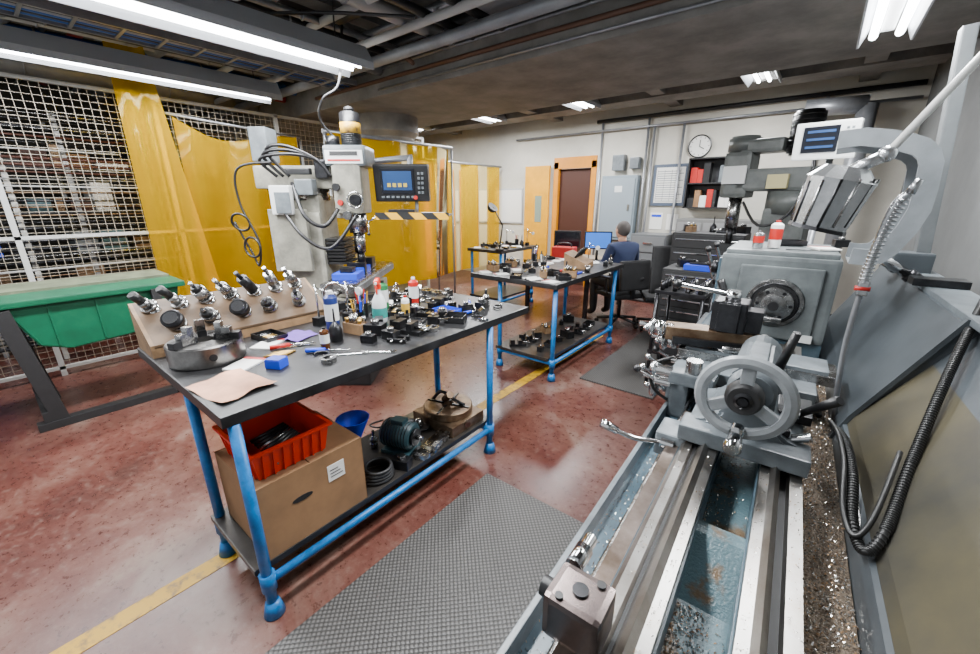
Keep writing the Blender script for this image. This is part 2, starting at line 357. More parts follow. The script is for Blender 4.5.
# ---------------------------------------------------------------- bench-1 contents
ZT=.93
r=B('tool_holder_rack')
pf=[(-2.49,ZT),(-2.25,ZT),(-2.25,ZT+.06),(-2.49,ZT+.22)]
r.prism(pf,.37,.385,wood).prism(pf,1.225,1.24,wood)
r.prism([(-2.25,ZT+.045),(-2.25,ZT+.06),(-2.49,ZT+.22),(-2.49,ZT+.205)],.385,1.225,M('rack_board',(.12,.07,.035),.6,0,.4,8)).b2((-2.49,.385,ZT),(-2.48,1.225,ZT+.205),wood).b2((-2.26,.385,ZT),(-2.25,1.225,ZT+.05),wood)
r.done()
def holder(base,k,h,nrm):
    t=B('tool_holder');nrm=nrm.normalized()
    t.cyl(base-nrm*.03,base+nrm*.012,.026,chrome,.03,bev=.003).cyl(base+nrm*.012,base+nrm*.018,.026,black).cyl(base+nrm*.018,base+nrm*.034,.038,steel,bev=.003)
    if k<.45: t.cyl(base+nrm*.034,base+nrm*h,.03,random.choice([dsteel,steel,steel]),.027,bev=.003).cyl(base+nrm*h,base+nrm*(h+.045),.011,random.choice([steel,dsteel]),seg=10)
    elif k<.72: t.cyl(base+nrm*.034,base+nrm*(h*.8),.034,steel,bev=.003).cyl(base+nrm*h*.8,base+nrm*(h),.028,black,.018).cyl(base+nrm*h,base+nrm*(h+.03),.009,steel)
    elif k<.88: t.cyl(base+nrm*.034,base+nrm*.06,.02,steel).cyl(base+nrm*.06,base+nrm*.10,.044,dsteel,bev=.004).cyl(base+nrm*.10,base+nrm*.106,.03,chrome)
    else: t.cyl(base+nrm*.034,base+nrm*(h*.6),.024,steel,bev=.002).cyl(base+nrm*h*.6,base+nrm*(h*1.1),.02,black,bev=.003)
    t.done()
for j in range(7): holder(Vector((-2.44,.45+j*.118,ZT+.185)),random.random(),random.uniform(.10,.14),Vector((.10,-.16+random.uniform(-.04,.04),.24)))
for j in range(5): holder(Vector((-2.33,.52+j*.145+random.uniform(-.01,.01),ZT+.11)),random.random(),random.uniform(.09,.125),Vector((.24,-.18+random.uniform(-.04,.04),.22)))
def chuck(name,c,R,h,m=cast):
    k=B(name,c);k.rev([(0.0,0),(R*.97,0),(R,.006),(R,h-.006),(R-.006,h),(R*.28,h),(R*.26,h-.03),(0,h-.03)],m,seg=48)
    for a in range(3):
        t=a*2.094+.9;mt=Matrix.Rotation(t,3,'Z')
        for (r0,r1,z1) in ((.3,1.0,.03),(.36,.76,.055),(.36,.54,.08)):
            p=mt@Vector((R*(r0+r1)/2,0,h+z1/2-.002));k.box(p,(R*(r1-r0),R*.24,z1),dsteel if z1<.04 else steel,.002,(0,0,t))
        for sg in (-1,1): k.box(mt@Vector((R*.62,sg*R*.15,h+.001)),(R*.72,.004,.003),black,0,(0,0,t))
        m2=Matrix.Rotation(t+1.05,3,'Z');k.cyl(m2@Vector((R*.7,0,h-.002)),m2@Vector((R*.7,0,h+.001)),.012,black)
        k.cyl(m2@Vector((R*.985,0,h*.5)),m2@Vector((R*1.004,0,h*.5)),.016,black,seg=12)
    return k.done()
chuck('lathe_chuck',(-2.06,.53,ZT),.148,.095)
t=B('copper_sheet',(-1.66,.48,ZT),.15);g=[]
for i in range(9):
    g.append([((i-4)*.032+.006*math.sin(j),(j-4)*.026,.002+.012*((i-4)/4)**2*(.4+.6*(j/8))+.004*math.sin(j*1.3+i)) for j in range(9)])
mnz=min(p[2] for row in g for p in row)
t.sheet([[(a,b_,c_-mnz+.0005) for a,b_,c_ in row] for row in g],copper).done()
t=B('small_blue_box',(-1.72,.68,ZT),.5);t.box((0,0,.02),(.07,.06,.038),bluep,.002).box((0,0,.041),(.066,.056,.004),M('dk_blue',(.004,.03,.35),.4),.001);t.done()
def can(name,x,y,h,r,body,lab,cap,z=ZT):
    t=B(name,(x,y,z));t.rev([(0,0),(r-.001,0),(r,.004),(r,h*.8),(r-.001,h*.84),(r*.6,h*.9),(r*.36,h*.92),(r*.36,h*.95),(0,h*.95)],body).cyl((0,0,h*.3),(0,0,h*.7),r+.0006,lab,seg=32).cyl((0,0,h*.93),(0,0,h),r*.38,cap);t.done()
can('spray_can',-1.97,1.10,.23,.036,M('can_blue',(.012,.025,.13),.35),labelm,white)
can('small_brown_bottle',-1.76,.93,.11,.022,M('brown_glass',(.06,.02,.005),.2),labelm,black)
can('glue_bottle',-1.84,1.5,.15,.024,white,M('amber_label',(.5,.3,.03),.5),redp)
can('cutting_fluid_bottle',-2.12,1.55,.2,.035,M('fluid_green',(.02,.15,.05),.3),labelm,black)
can('spray_can',-2.05,1.75,.2,.033,redp,labelm,white)
def spraybottle(loc,rz,mt,trig):
    t=B('spray_bottle',loc,rz);t.rev([(0,0),(.04,0),(.043,.006),(.043,.10),(.04,.13),(.02,.17),(.014,.18),(.014,.2),(0,.2)],mt).cyl((0,0,.2),(0,0,.225),.018,trig)
    t.prism([(-.03,.225),(.055,.232),(.055,.252),(.03,.262),(-.02,.262),(-.035,.24)],-.012,.012,trig,bev=.003).tube([(.03,0,.23),(.045,0,.2),(.04,0,.175)],.005,trig).cyl((.055,0,.242),(.068,0,.242),.008,white).cyl((0,0,.03),(0,0,.09),.0436,M('bottle_label',(.02,.22,.2),.5),seg=32);t.done()
spraybottle((-1.93,1.38,ZT),-.8,M('translucent_white',(.6,.63,.65),.25),red)
def blob(kind,x,y,z,rz=0,k=1.):
    t=B(kind,(x,y,z),rz)
    if kind=='collet_block':
        t.box((0,0,.03),(.13,.07,.06),wood,.003)
        for i in range(4):
            for j in range(2): t.cyl((-.045+.03*i,-.017+.034*j,.06),(-.045+.03*i,-.017+.034*j,.085+.01*((i+j)%3)),.011,steel if (i+j)%3 else brass)
    elif kind=='machinist_vise':
        t.box((0,0,.012),(.17,.08,.024),dsteel,.003).box((-.055,0,.045),(.045,.08,.045),dsteel,.003).box((.02,0,.042),(.035,.078,.038),dsteel,.003).cyl((.035,0,.035),(.12,0,.035),.009,steel).cyl((.115,-.04,.035),(.115,.04,.035),.005,steel)
    elif kind=='drill_chuck':
        t.rev([(0,0),(.022,0),(.026,.006),(.026,.03),(.022,.034),(.024,.038),(.024,.06),(.013,.075),(.009,.078),(.009,.11),(0,.11)],steel)
    elif kind=='steel_block':
        t.box((0,0,.02*k),(.07*k,.045*k,.04*k),dsteel,.003).cyl((0,0,.04*k),(0,0,.055*k),.015*k,steel)
    elif kind=='v_block':
        t.prism([(-.03,0),(.03,0),(.03,.045),(.022,.045),(0,.02),(-.022,.045),(-.03,.045)],-.03,.03,steel)
    elif kind=='open_end_wrench':
        t.box((0,0,.004),(.13,.014,.006),chrome,.002).rev([(.008,0),(.016,0),(.016,.007),(.008,.007),(.008,0)],chrome,(.07,0,0.0005)).prism([(-.06,-.009),(-.088,-.016),(-.09,-.007),(-.074,0),(-.09,.007),(-.088,.016),(-.06,.009)],.0005,.007,chrome,'XY')
    elif kind=='screwdriver':
        t.cyl((0,0,.013),(.09,0,.013),.012,random.choice([redp,yellow,bluep]),.011,seg=8,bev=.002).cyl((.09,0,.013),(.2,0,.008),.0035,chrome)
    elif kind=='brass_rod_set':
        for i in range(4):t.cyl((-.05+.012*i,i*.014-.02,.006),(.05+.01*i,i*.014-.02,.006),.006,brass,seg=10)
    elif kind=='parts_bin':
        t.box((0,0,.003),(.12,.09,.006),black).box((0,.043,.025),(.12,.004,.05),black).box((0,-.043,.018),(.12,.004,.036),black).box((.058,0,.022),(.004,.086,.044),black).box((-.058,0,.022),(.004,.086,.044),black)
        for i in range(12): t.cyl((random.uniform(-.04,.04),random.uniform(-.03,.03),.01+.002*(i%4)),(random.uniform(-.04,.04),random.uniform(-.03,.03),.014+.002*(i%5)),.005,steel,seg=6)
    elif kind=='end_mill':
        t.cyl((0,0,0),(0,0,.05),.01,steel).cyl((0,0,.05),(0,0,.09),.008,dsteel,.007)
    elif kind=='indicator_stand':
        t.box((0,0,.025),(.05,.06,.05),dsteel,.003).cyl((0,0,.05),(0,0,.24),.006,chrome).cyl((0,0,.22),(.1,0,.2),.004,chrome).cyl((.1,-.008,.19),(.1,.008,.19),.024,labelm,bev=.002)
    elif kind=='work_gloves' or kind=='shop_rag':
        g=[]
        for i in range(9):
            g.append([((i-4)*.02+random.uniform(-.004,.004),(j-4)*.018+random.uniform(-.004,.004),.004+random.uniform(0,.022)*(1-abs(i-4)/5)) for j in range(9)])
        t.sheet(g,ppurple if kind=='work_gloves' else paper)
    elif kind=='notepad':
        t.box((0,0,.004),(.1,.14,.008),paper,.001).box((0,.06,.0085),(.1,.02,.002),redp)
    elif kind=='oil_can':
        t.rev([(0,0),(.032,0),(.034,.004),(.034,.06),(.02,.085),(.006,.1),(.004,.17),(0,.17)],redp if k<1 else dsteel)
    elif kind=='parallel_clamp':
        t.box((0,0,.012),(.1,.016,.02),dsteel,.002).box((0,.05,.012),(.1,.016,.02),dsteel,.002).cyl((-.02,-.03,.012),(-.02,.09,.012),.005,steel).cyl((.03,-.02,.012),(.03,.1,.012),.005,steel)
    elif kind=='tool_post_holder':
        t.box((0,0,.025),(.06,.05,.05),dsteel,.003).box((.05,0,.03),(.07,.012,.012),steel,.001).cyl((0,0,.05),(0,0,.065),.008,steel)
    elif kind=='micrometer':
        t.tube([(-.03,0,.01),(-.035,.03,.01),(0,.05,.01),(.035,.03,.01),(.03,0,.01)],.006,dsteel).cyl((.025,0,.01),(.09,0,.01),.009,chrome)
    elif kind=='steel_ring':
        t.rev([(.02*k,0),(.036*k,0),(.036*k,.022*k),(.02*k,.022*k),(.02*k,0)],steel)
    elif kind=='round_bar_slug':
        t.cyl((0,0,0),(0,0,.05*k),.022*k,steel,bev=.002)
    elif kind=='t_handle_key':
        t.cyl((-.05,0,.007),(.05,0,.007),.006,steel).cyl((0,0,.007),(0,.1,.007),.008,dsteel)
    elif kind=='pen_cup':
        t.rev([(0,0),(.03,0),(.034,.09),(.032,.09),(.028,.005),(0,.005)],dsteel)
        for i in range(6):
            a=i*1.05;t.cyl((.015*math.cos(a),.015*math.sin(a),.006),(.035*math.cos(a),.035*math.sin(a),.15+.01*(i%3)),.004,random.choice([redp,bluep,yellow,chrome,white]),seg=8)
    elif kind=='small_tray':
        c_=bluep if k<1 else dsteel
        t.box((0,0,.003),(.16,.11,.006),c_,.001)
        for sx in (-1,1): t.box((sx*.078,0,.014),(.004,.11,.028),c_,.001).box((0,sx*.053,.014),(.16,.004,.028),c_,.001)
        for i in range(6): t.cyl((-.06+.024*i,-.03,.012),(-.06+.024*i,.03,.012),.007,random.choice([steel,brass,dsteel]),seg=10)
    return t.done()
items=[('collet_block',-1.86,1.17,.2),('machinist_vise',-1.78,1.33,.9),('steel_block',-1.68,1.12,.4),('steel_block',-1.63,1.22,.1,1.2),
('open_end_wrench',-1.60,.96,.9),('open_end_wrench',-1.52,1.06,.7),('open_end_wrench',-1.9,.86,1.1),('screwdriver',-1.95,.75,1.2),('screwdriver',-1.78,.84,.8),('brass_rod_set',-1.86,.74,1.0),
('notepad',-2.04,.78,.6),('work_gloves',-2.05,.93,.3),('oil_can',-1.83,1.03,0),('notepad',-1.85,.60,.5),('indicator_stand',-2.15,1.12,.3),('steel_block',-1.76,1.22,.5,1.5),('small_tray',-2.13,.83,.1,1.2),('pen_cup',-1.95,1.25,0),('pen_cup',-2.1,1.38,0),('micrometer',-1.68,.85,.3),('steel_ring',-1.6,.85,0),('parallel_clamp',-1.56,1.2,.5)]
for it in items: blob(it[0],it[1],it[2],ZT,it[3],it[4] if len(it)>4 else 1.)
pool=['steel_block','steel_block','drill_chuck','v_block','tool_post_holder','micrometer','parts_bin','end_mill','parallel_clamp','steel_ring','steel_ring','round_bar_slug','round_bar_slug','t_handle_key','end_mill','machinist_vise','machinist_vise','tool_post_holder','screwdriver','open_end_wrench','small_tray','notepad','shop_rag','v_block']
y=1.34;row=0
while y<2.16:
    x=-1.52-.05*(row%2)
    while x>-2.42:
        if not(abs(x+1.93)<.08 and abs(y-1.38)<.09) and not (abs(x+1.78)<.1 and abs(y-1.33)<.08) and random.random()<.86:
            blob(random.choice(pool),x+random.uniform(-.012,.012),y+random.uniform(-.012,.012),ZT,random.uniform(0,3),random.uniform(.92,1.4))
        x-=.118
    y+=.106;row+=1
blob('indicator_stand',-2.1,1.28,ZT,.2)
# ---- lower shelf of bench 1
SH=.22
c=B('cardboard_box');X0,X1,Y0_,Y1_=-1.90,-1.49,.43,.90;zt=.56
c.b2((X0,Y0_,SH),(X1,Y1_,SH+.005),card).b2((X0,Y0_,SH),(X0+.005,Y1_,zt),card).b2((X1-.005,Y0_,SH),(X1,Y1_,zt),card).b2((X0,Y0_,SH),(X1,Y0_+.005,zt),card).b2((X0,Y1_-.005,SH),(X1,Y1_,zt),card)
c.b2((X0+.005,Y0_+.005,zt-.01),(X1-.005,.65,zt-.002),card).b2((X0+.005,.655,zt-.008),(X1-.005,Y1_-.005,zt),card).b2((X1,.72,.42),(X1+.002,.80,.50),paper)
for i in range(3): c.b2((X1+.002,.73,.44+.016*i),(X1+.003,.79-.01*i,.444+.016*i),blackm)
c.prism([(.60+.045*math.cos(a*.5236),.42+.013*math.sin(a*.5236)) for a in range(12)],X1-.0005,X1+.0015,blackm,'YZ').done()
def tub(name,x0,x1,y0,y1,z0,z1,m,rim=.012):
    t=B(name);d=.02;th=.004
    def quad(a,b,c_,d_): t.sheet([[a,b],[d_,c_]],m,False)
    lo=[(x0+d,y0+d,z0),(x1-d,y0+d,z0),(x1-d,y1-d,z0),(x0+d,y1-d,z0)];hi=[(x0,y0,z1),(x1,y0,z1),(x1,y1,z1),(x0,y1,z1)]
    quad(*lo)
    lo2=[(x0+d+th,y0+d+th,z0+th),(x1-d-th,y0+d+th,z0+th),(x1-d-th,y1-d-th,z0+th),(x0+d+th,y1-d-th,z0+th)];hi2=[(x0+th,y0+th,z1),(x1-th,y0+th,z1),(x1-th,y1-th,z1),(x0+th,y1-th,z1)]
    quad(*lo2)
    for i in range(4):
        j=(i+1)%4;quad(lo[i],lo[j],hi[j],hi[i]);quad(lo2[i],lo2[j],hi2[j],hi2[i])
    t.b2((x0-rim,y0-rim,z1-.012),(x1+rim,y0+th,z1),m,.002).b2((x0-rim,y1-th,z1-.012),(x1+rim,y1+rim,z1),m,.002).b2((x0-rim,y0,z1-.012),(x0+th,y1,z1),m,.002).b2((x1-th,y0,z1-.012),(x1+rim,y1,z1),m,.002)
    n=int((y1-y0)/.04)
    for i in range(1,n):
        y=y0+i*(y1-y0)/n;t.prism([(x1-d,z0),(x1-d+.008,z0),(x1+.008,z1-.01),(x1,z1-.01)],y-.003,y+.003,m)
    n=int((x1-x0)/.04)
    for i in range(1,n):
        x=x0+i*(x1-x0)/n;t.prism([(y0+d,z0),(y0+d-.008,z0),(y0-.008,z1-.01),(y0,z1-.01)],x-.003,x+.003,m,'YZ')
    return t
t=tub('red_plastic_bin',-1.87,-1.52,.45,.77,zt,.69,red);
for i in range(9):t.cyl((-1.78+.03*i,.54,.60),(-1.75+.02*i,.68,.64),.01,random.choice([dsteel,black,steel]),seg=8)
t.done()
t=B('rotary_table',(-1.69,1.68,SH));t.box((0,0,.035),(.36,.30,.07),rust,.006).rev([(0,.07),(.155,.07),(.16,.075),(.16,.115),(.155,.12),(.04,.12),(.03,.09),(0,.09)],rust)
for a in range(4):
    q=a*math.pi/2+.3;t.box((.09*math.cos(q),.09*math.sin(q),.122),(.12,.014,.008),dsteel,0,(0,0,q))
t.cyl((.12,0,.05),(.20,-.03,.05),.02,steel).cyl((-.06,.03,.12),(.02,.0,.19),.024,rust).tube([(-.12,-.02,.12),(-.06,0,.19),(.05,.02,.15),(.1,.05,.12)],.012,dsteel);t.done()
t=B('electric_motor',(-1.68,1.27,SH),.3);t.cyl((-.10,0,.10),(.09,0,.10),.08,teal,bev=.01).cyl((.09,0,.10),(.11,0,.10),.05,dsteel).cyl((.11,0,.10),(.15,0,.10),.013,steel).box((0,0,.01),(.18,.15,.02),teal,.003).box((0,0,.18),(.08,.06,.04),teal,.004)
for i in range(9):t.torus((-.08+.019*i,0,.10),.08,.003,dsteel,(1,0,0),24,6)
t.done()
t=B('blue_funnel',(-1.80,1.05,SH));t.rev([(.03,0),(.03,.01),(.022,.05),(.02,.1),(.05,.17),(.09,.26),(.085,.26),(.045,.17),(.01,.11)],bluep);t.done()
t=B('coiled_air_hose',(-1.59,1.03,SH));
for i in range(4):t.torus((0.0+.006*i,0,.012+.018*i),.085-.006*i,.009,blackm,(0,0,1),28,8)
t.done()
t=B('flat_steel_plate',(-1.56,1.45,SH),.25);t.box((0,0,.01),(.1,.22,.02),steel,.002).box((.03,0,.03),(.03,.2,.02),steel,.002);t.done()
t=B('angle_grinder',(-1.83,1.40,SH),.9);t.cyl((-.1,0,.04),(.08,0,.04),.033,black,bev=.006).cyl((.08,0,.04),(.13,0,.04),.03,steel,bev=.004).cyl((.12,0,.01),(.12,0,.02),.06,dsteel).tube([(-.1,0,.04),(-.16,.02,.03),(-.2,.08,.02),(-.12,.14,.01)],.006,black);t.done()
for k_,x,y,r_ in (('steel_block',-1.54,1.16,.4),('drill_chuck',-1.82,1.18,0),('steel_ring',-1.53,1.30,0)): blob(k_,x,y,SH,r_,1.4)
# ---- bench 2 and 3 contents
kinds=['steel_block','parts_bin','notepad','machinist_vise','oil_can','drill_chuck','v_block','collet_block','tool_post_holder','end_mill','indicator_stand','screwdriver','small_tray','round_bar_slug','steel_ring','notepad','collet_block','pen_cup','shop_rag','notepad']
for i in range(9):
    for j in range(5):
        x=-2.54+j*.2+random.uniform(-.02,.02);y=3.08+i*.16+random.uniform(-.02,.02)
        if y>4.4 or (3.8<y<4.2 and -2.15<x<-1.75): continue
        blob(random.choice(kinds),x,y,ZT,random.uniform(0,3),random.uniform(1.0,1.6))
for i in range(7):
    for x in (-2.15,-1.88): blob(random.choice(['steel_block','parts_bin','machinist_vise','collet_block','tool_post_holder']),x,3.15+i*.18,SH,random.uniform(0,3),1.9)
for i in range(6):
    for j in range(3): blob(random.choice(kinds),-3.98+j*.2,4.7+i*.15,ZT,random.uniform(0,3),1.3)
t=B('wooden_tool_stand',(-1.95,4.0,ZT),.2);t.prism([(-.12,0),(.12,0),(.12,.05),(-.12,.16)],-.16,.16,wood)
for i in range(5):t.cyl((-.02,-.12+.06*i,.1),(.05,-.12+.06*i,.2),.012,dsteel)
t.done()
t=B('magnifier_lamp',(-3.5,4.62,ZT));t.cyl((0,0,0),(0,0,.03),.06,black).cyl((0,0,.03),(.05,0,.35),.01,black).cyl((.05,0,.35),(-.12,0,.6),.01,black).cyl((-.12,0,.6),(-.16,0,.56),.08,black,.06);t.done()
# ---------------------------------------------------------------- mats
for (x0,y0,x1,y1) in ((-1.31,-.9,-.30,1.62),(-1.5,3.25,-.82,5.1)):
    B('anti_fatigue_mat').b2((x0,y0,0),(x1,y1,.014),matm,.005).done()
# ---------------------------------------------------------------- green tub table
t=B('green_tub_table')
t.prism([(-.02,.93),(.98,.93),(.93,.66),(.8,.60),(.25,.56),(.1,.62)],-4.85,-4.2,green,'YZ',.01)
t.b2((-4.95,-.4,.92),(-4.15,1.02,.965),green,.01).b2((-4.93,-.38,.965),(-4.5,1.0,.985),M('green_wood_top',(.13,.15,.09),.6,0,.5,6))
for y in (.2,.45,.7): t.b2((-4.2,y-.006,.60),(-4.19,y+.006,.92),green)
t.box((-4.18,.03,.45),(.06,.09,.92),blackm,.004,(.12,0,0)).box((-4.85,.03,.45),(.06,.09,.92),blackm,.004,(.12,0,0))
t.box((-4.5,.02,.1),(.7,.06,.08),blackm,.004).b2((-4.22,-.05,0),(-4.14,.85,.06),blackm,.004).b2((-4.22,.78,.0),(-4.14,.84,.93),blackm,.004)
t.done()
# ---------------------------------------------------------------- milling machine 1
m=B('milling_machine',(-3.5,1.85,0),math.radians(38.5))
m.box((.1,0,.1),(.8,.6,.2),blackm,.02).box((0,0,.85),(.42,.46,1.35),cream,.03,taper=(.85,.85)).box((.0,0,1.55),(.36,.36,.22),cream,.03)
m.cyl((0,0,1.62),(0,0,1.72),.2,steel).box((.02,0,1.8),(.75,.24,.18),cream,.02)
m.box((.38,0,1.62),(.2,.22,.3),cream,.03).box((.42,-.04,1.72),(.24,.26,.42),cream,.04).box((.42,-.02,1.96),(.34,.3,.16),lgrey,.03).box((.42,-.175,1.95),(.3,.005,.1),labelm)
m.box((.42,-.179,1.975),(.22,.004,.03),blackm).box((.42,-.179,1.925),(.26,.004,.012),redp)
m.cyl((.44,0,2.04),(.44,0,2.30),.08,black,bev=.01).cyl((.44,0,2.14),(.44,0,2.22),.083,yellow).cyl((.44,0,2.3),(.44,0,2.34),.04,blackm,bev=.01).cyl((.28,0,2.04),(.28,0,2.12),.06,dsteel)
for i in range(5): m.torus((.44,0,2.07+.015*i),.08,.003,black,(0,0,1),20,6)
m.cyl((.44,-.04,1.52),(.44,-.04,1.35),.075,steel).cyl((.44,-.04,1.35),(.44,-.04,1.18),.048,steel).cyl((.44,-.04,1.18),(.44,-.04,1.08),.032,dsteel).cyl((.44,-.04,1.08),(.44,-.04,1.02),.01,steel)
m.cyl((.5,-.18,1.62),(.5,-.26,1.62),.045,dsteel).torus((.5,-.25,1.62),.06,.007,chrome,(0,1,0)).cyl((.42,-.16,1.5),(.42,-.24,1.5),.035,steel).cyl((.34,-.18,1.72),(.34,-.21,1.72),.03,black).cyl((.36,-.18,1.6),(.36,-.2,1.6),.022,redp)
for a in range(3):
    q=a*2.09+.5;m.cyl((.58,-.2,1.45),(.58+.1*math.cos(q),-.21,1.45+.1*math.sin(q)),.006,chrome).sph((.58+.1*math.cos(q),-.21,1.45+.1*math.sin(q)),.014,black)
m.box((.32,0,.62),(.5,.4,.34),cream,.02).box((.42,0,.86),(.36,.34,.12),cream,.01).box((.42,0,.965),(.28,1.2,.08),steel,.004).box((.56,0,.96),(.03,1.15,.05),lgrey)
m.box((.42,-.05,1.03),(.14,.2,.06),bluep,.005).box((.42,-.12,1.05),(.16,.05,.1),dsteel,.004).box((.42,.2,1.06),(.12,.12,.1),dsteel,.01).box((.42,-.35,1.03),(.2,.2,.05),bluep,.005).box((.42,-.35,1.07),(.1,.1,.05),dsteel,.005)
m.torus((.42,-.68,.94),.09,.01,chrome,(0,1,0)).cyl((.42,-.6,.94),(.42,-.7,.94),.02,steel).cyl((.7,0,.8),(.6,0,.8),.02,steel).torus((.72,0,.8),.09,.01,chrome,(1,0,0))
for i in range(8): m.box((.25,-.02,1.1+.028*i),(.2-.004*(i%2)*6,.3-.02*(i%2),.02),rubber,.003)
m.box((-.05,-.26,1.3),(.3,.05,.5),cream,.008).box((-.06,-.3,1.62),(.16,.06,.22),labelm,.01).box((-.04,-.335,1.6),(.12,.01,.16),lgrey,.004).box((-.28,-.02,2.05),(.14,.18,.26),lgrey,.01).cyl((-.28,-.02,1.7),(-.28,-.02,2.0),.03,dsteel)
m.box((.1,-.2,1.72),(.14,.1,.12),lgrey,.01).box((.22,-.14,1.86),(.1,.06,.14),dsteel,.01).box((.05,-.19,1.84),(.2,.05,.05),black,.01)
for k_ in range(3):
    m.tube([(-.12+.05*k_,-.2,1.80),(-.2+.03*k_,-.28,1.92+.03*k_),(.0,-.28,1.96+.03*k_),(.2,-.2,1.93),(.3,-.16,1.8)],.013,black,8,6)
m.tube([(.3,.05,2.1),(.2,.0,2.25),(.28,-.1,2.38),(.4,-.05,2.5),(.45,0,2.9)],.01,black,8,6)
m.tube([(-.1,-.3,1.9),(-.36,-.32,1.85),(-.40,-.3,1.6),(-.3,-.3,1.3),(-.34,-.28,1.1),(-.4,-.25,1.2),(-.5,-.25,1.45)],.009,black,8,8).torus((-.36,-.3,1.25),.08,.009,black,(.3,1,0)).torus((-.42,-.3,1.45),.07,.009,black,(0,1,.3))
m.tube([(-.1,-.28,1.6),(.1,-.38,1.35),(.3,-.34,1.25),(.5,-.25,1.5)],.014,black,8,6).tube([(.0,-.22,1.75),(.12,-.34,1.5),(.25,-.3,1.42),(.34,-.2,1.55)],.016,black,8,6)
m.cyl((.1,.15,1.9),(.9,.2,1.98),.025,gp).cyl((.88,.2,1.98),(.88,.1,1.8),.025,gp)
m.box((.84,0,1.76),(.46,.1,.30),black,.015,(.12,0,0)).box((.81,-.055,1.77),(.28,.01,.2),screen,.003,(.12,0,0)).box((.81,-.062,1.775),(.24,.004,.15),ui,0,(.12,0,0))
for i in range(4): m.box((.74+.045*i,-.066,1.74),(.03,.003,.03),M('screen_amber',(.4,.3,.05),.3,emit=.4),0,(.12,0,0))
for i in range(5):
    for j in range(2): m.box((.99+.03*j,-.06,1.68+.038*i),(.018,.012,.02),lgrey,.001,(.12,0,0))
for i in range(7): m.box((.68+.042*i,-.048,1.645),(.026,.014,.016),lgrey,.001,(.12,0,0))
m.cyl((.96,-.06,1.64),(.96,-.085,1.64),.016,redp)
m.box((.95,-.1,1.5),(.6,.26,.015),lgrey,.003).box((.95,-.232,1.495),(.6,.006,.055),caution).cyl((.95,.0,1.5),(.95,.05,1.72),.015,gp).box((.85,-.1,1.53),(.22,.12,.03),black,.003).box((1.1,-.1,1.515),(.18,.14,.01),paper)
m.done()
# ---------------------------------------------------------------- milling machine 2 (rear right)
m=B('milling_machine',(-.28,4.75,0),math.radians(170))
mg=M('mill_dark_grey',(.10,.11,.105),.4,0,.4,6)
m.box((.1,0,.1),(.9,.6,.2),mg,.02).box((-.05,0,.85),(.4,.4,1.4),mg,.03,taper=(.85,.85)).cyl((-.05,0,1.5),(-.05,0,1.7),.2,mg).box((.05,0,1.8),(.75,.26,.2),mg,.03)
m.box((.42,0,1.85),(.24,.26,.42),mg,.04).cyl((.42,0,2.05),(.42,0,2.2),.14,mg,bev=.02).box((.25,0,2.1),(.36,.24,.12),mg,.03).cyl((.42,0,1.64),(.42,0,1.35),.06,steel).cyl((.42,0,1.35),(.42,0,1.2),.03,dsteel)
m.cyl((-.05,0,2.0),(-.05,0,2.36),.12,dsteel,bev=.02)
for i in range(8): m.torus((-.05,0,2.04+.04*i),.12,.004,black,(0,0,1),20,6)
m.box((.35,0,.98),(.28,1.0,.08),steel,.004).box((.3,0,.75),(.4,.34,.4),mg,.02).torus((.5,-.2,1.75),.07,.008,chrome,(0,1,0)).box((.42,.15,1.85),(.2,.02,.16),labelm).box((.05,.16,1.78),(.16,.05,.12),M('yellowed_label',(.45,.4,.2),.5),.003)
m.tube([(.3,.15,1.6),(.1,.3,1.4),(-.1,.25,1.5),(-.2,.2,1.9),(-.1,.15,2.2)],.012,black)
m.done()
t=B('digital_readout');t.cyl((-.02,3.55,0),(-.02,3.55,1.9),.02,gp).cyl((-.02,3.55,0),(-.02,3.55,.02),.16,gp).box((-.06,3.5,1.98),(.32,.09,.22),labelm,.012,(.1,0,-.1)).box((-.09,3.452,1.985),(.18,.006,.15),screen,0,(.1,0,-.1))
for i in range(3):t.box((-.09,3.445,2.03-.045*i),(.14,.004,.014),ui,0,(.1,0,-.1))
for i in range(4):
    for j in range(3):t.box((.035+.024*j,3.44,2.04-.035*i),(.014,.008,.014),lgrey,0,(.1,0,-.1))
t.done()
# ---------------------------------------------------------------- LATHE
RZ=.035
la=B('metal_lathe',(-.015,0,0),RZ)
Y0=-.4
la.prism([(-.15,.70),(-.15,.885),(-.138,.90),(-.118,.90),(-.112,.888),(-.106,.888),(-.098,.903),(-.085,.918),(-.072,.903),(-.05,.90),(-.05,.70)],Y0,2.5,waysteel)
la.prism([(.06,.70),(.06,.90),(.082,.90),(.094,.915),(.106,.90),(.108,.87),(.124,.87),(.128,.90),(.155,.90),(.155,.70)],Y0,2.5,waysteel)
la.b2((-.156,Y0,.72),(-.150,2.5,.87),bgrey).b2((-.05,Y0,.70),(-.046,2.5,.86),bgrey).b2((.056,Y0,.70),(.06,2.5,.86),bgrey)
la.b2((.107,Y0,.868),(.125,2.5,.872),blackm).b2((-.114,Y0,.886),(-.104,2.5,.889),blackm).b2((-.05,Y0,.72),(.06,2.5,.77),trough)
for y in (.95,1.7): la.prism([(y-.16,.77),(y-.02,.85),(y+.02,.85),(y+.05,.77)],-.048,.058,trough,'YZ')
la.b2((-.30,Y0,.68),(.30,3.2,.70),bgrey).b2((-.31,Y0,.68),(-.295,2.3,.76),lgrey,.002).b2((-.295,Y0,.70),(-.156,2.3,.706),bgrey)
la.b2((.156,Y0,.70),(.26,2.5,.80),chips)
la.b2((-.26,-.4,0),(.3,.3,.68),bgrey,.01).b2((-.34,2.2,0),(.3,3.3,.68),bgrey,.01)
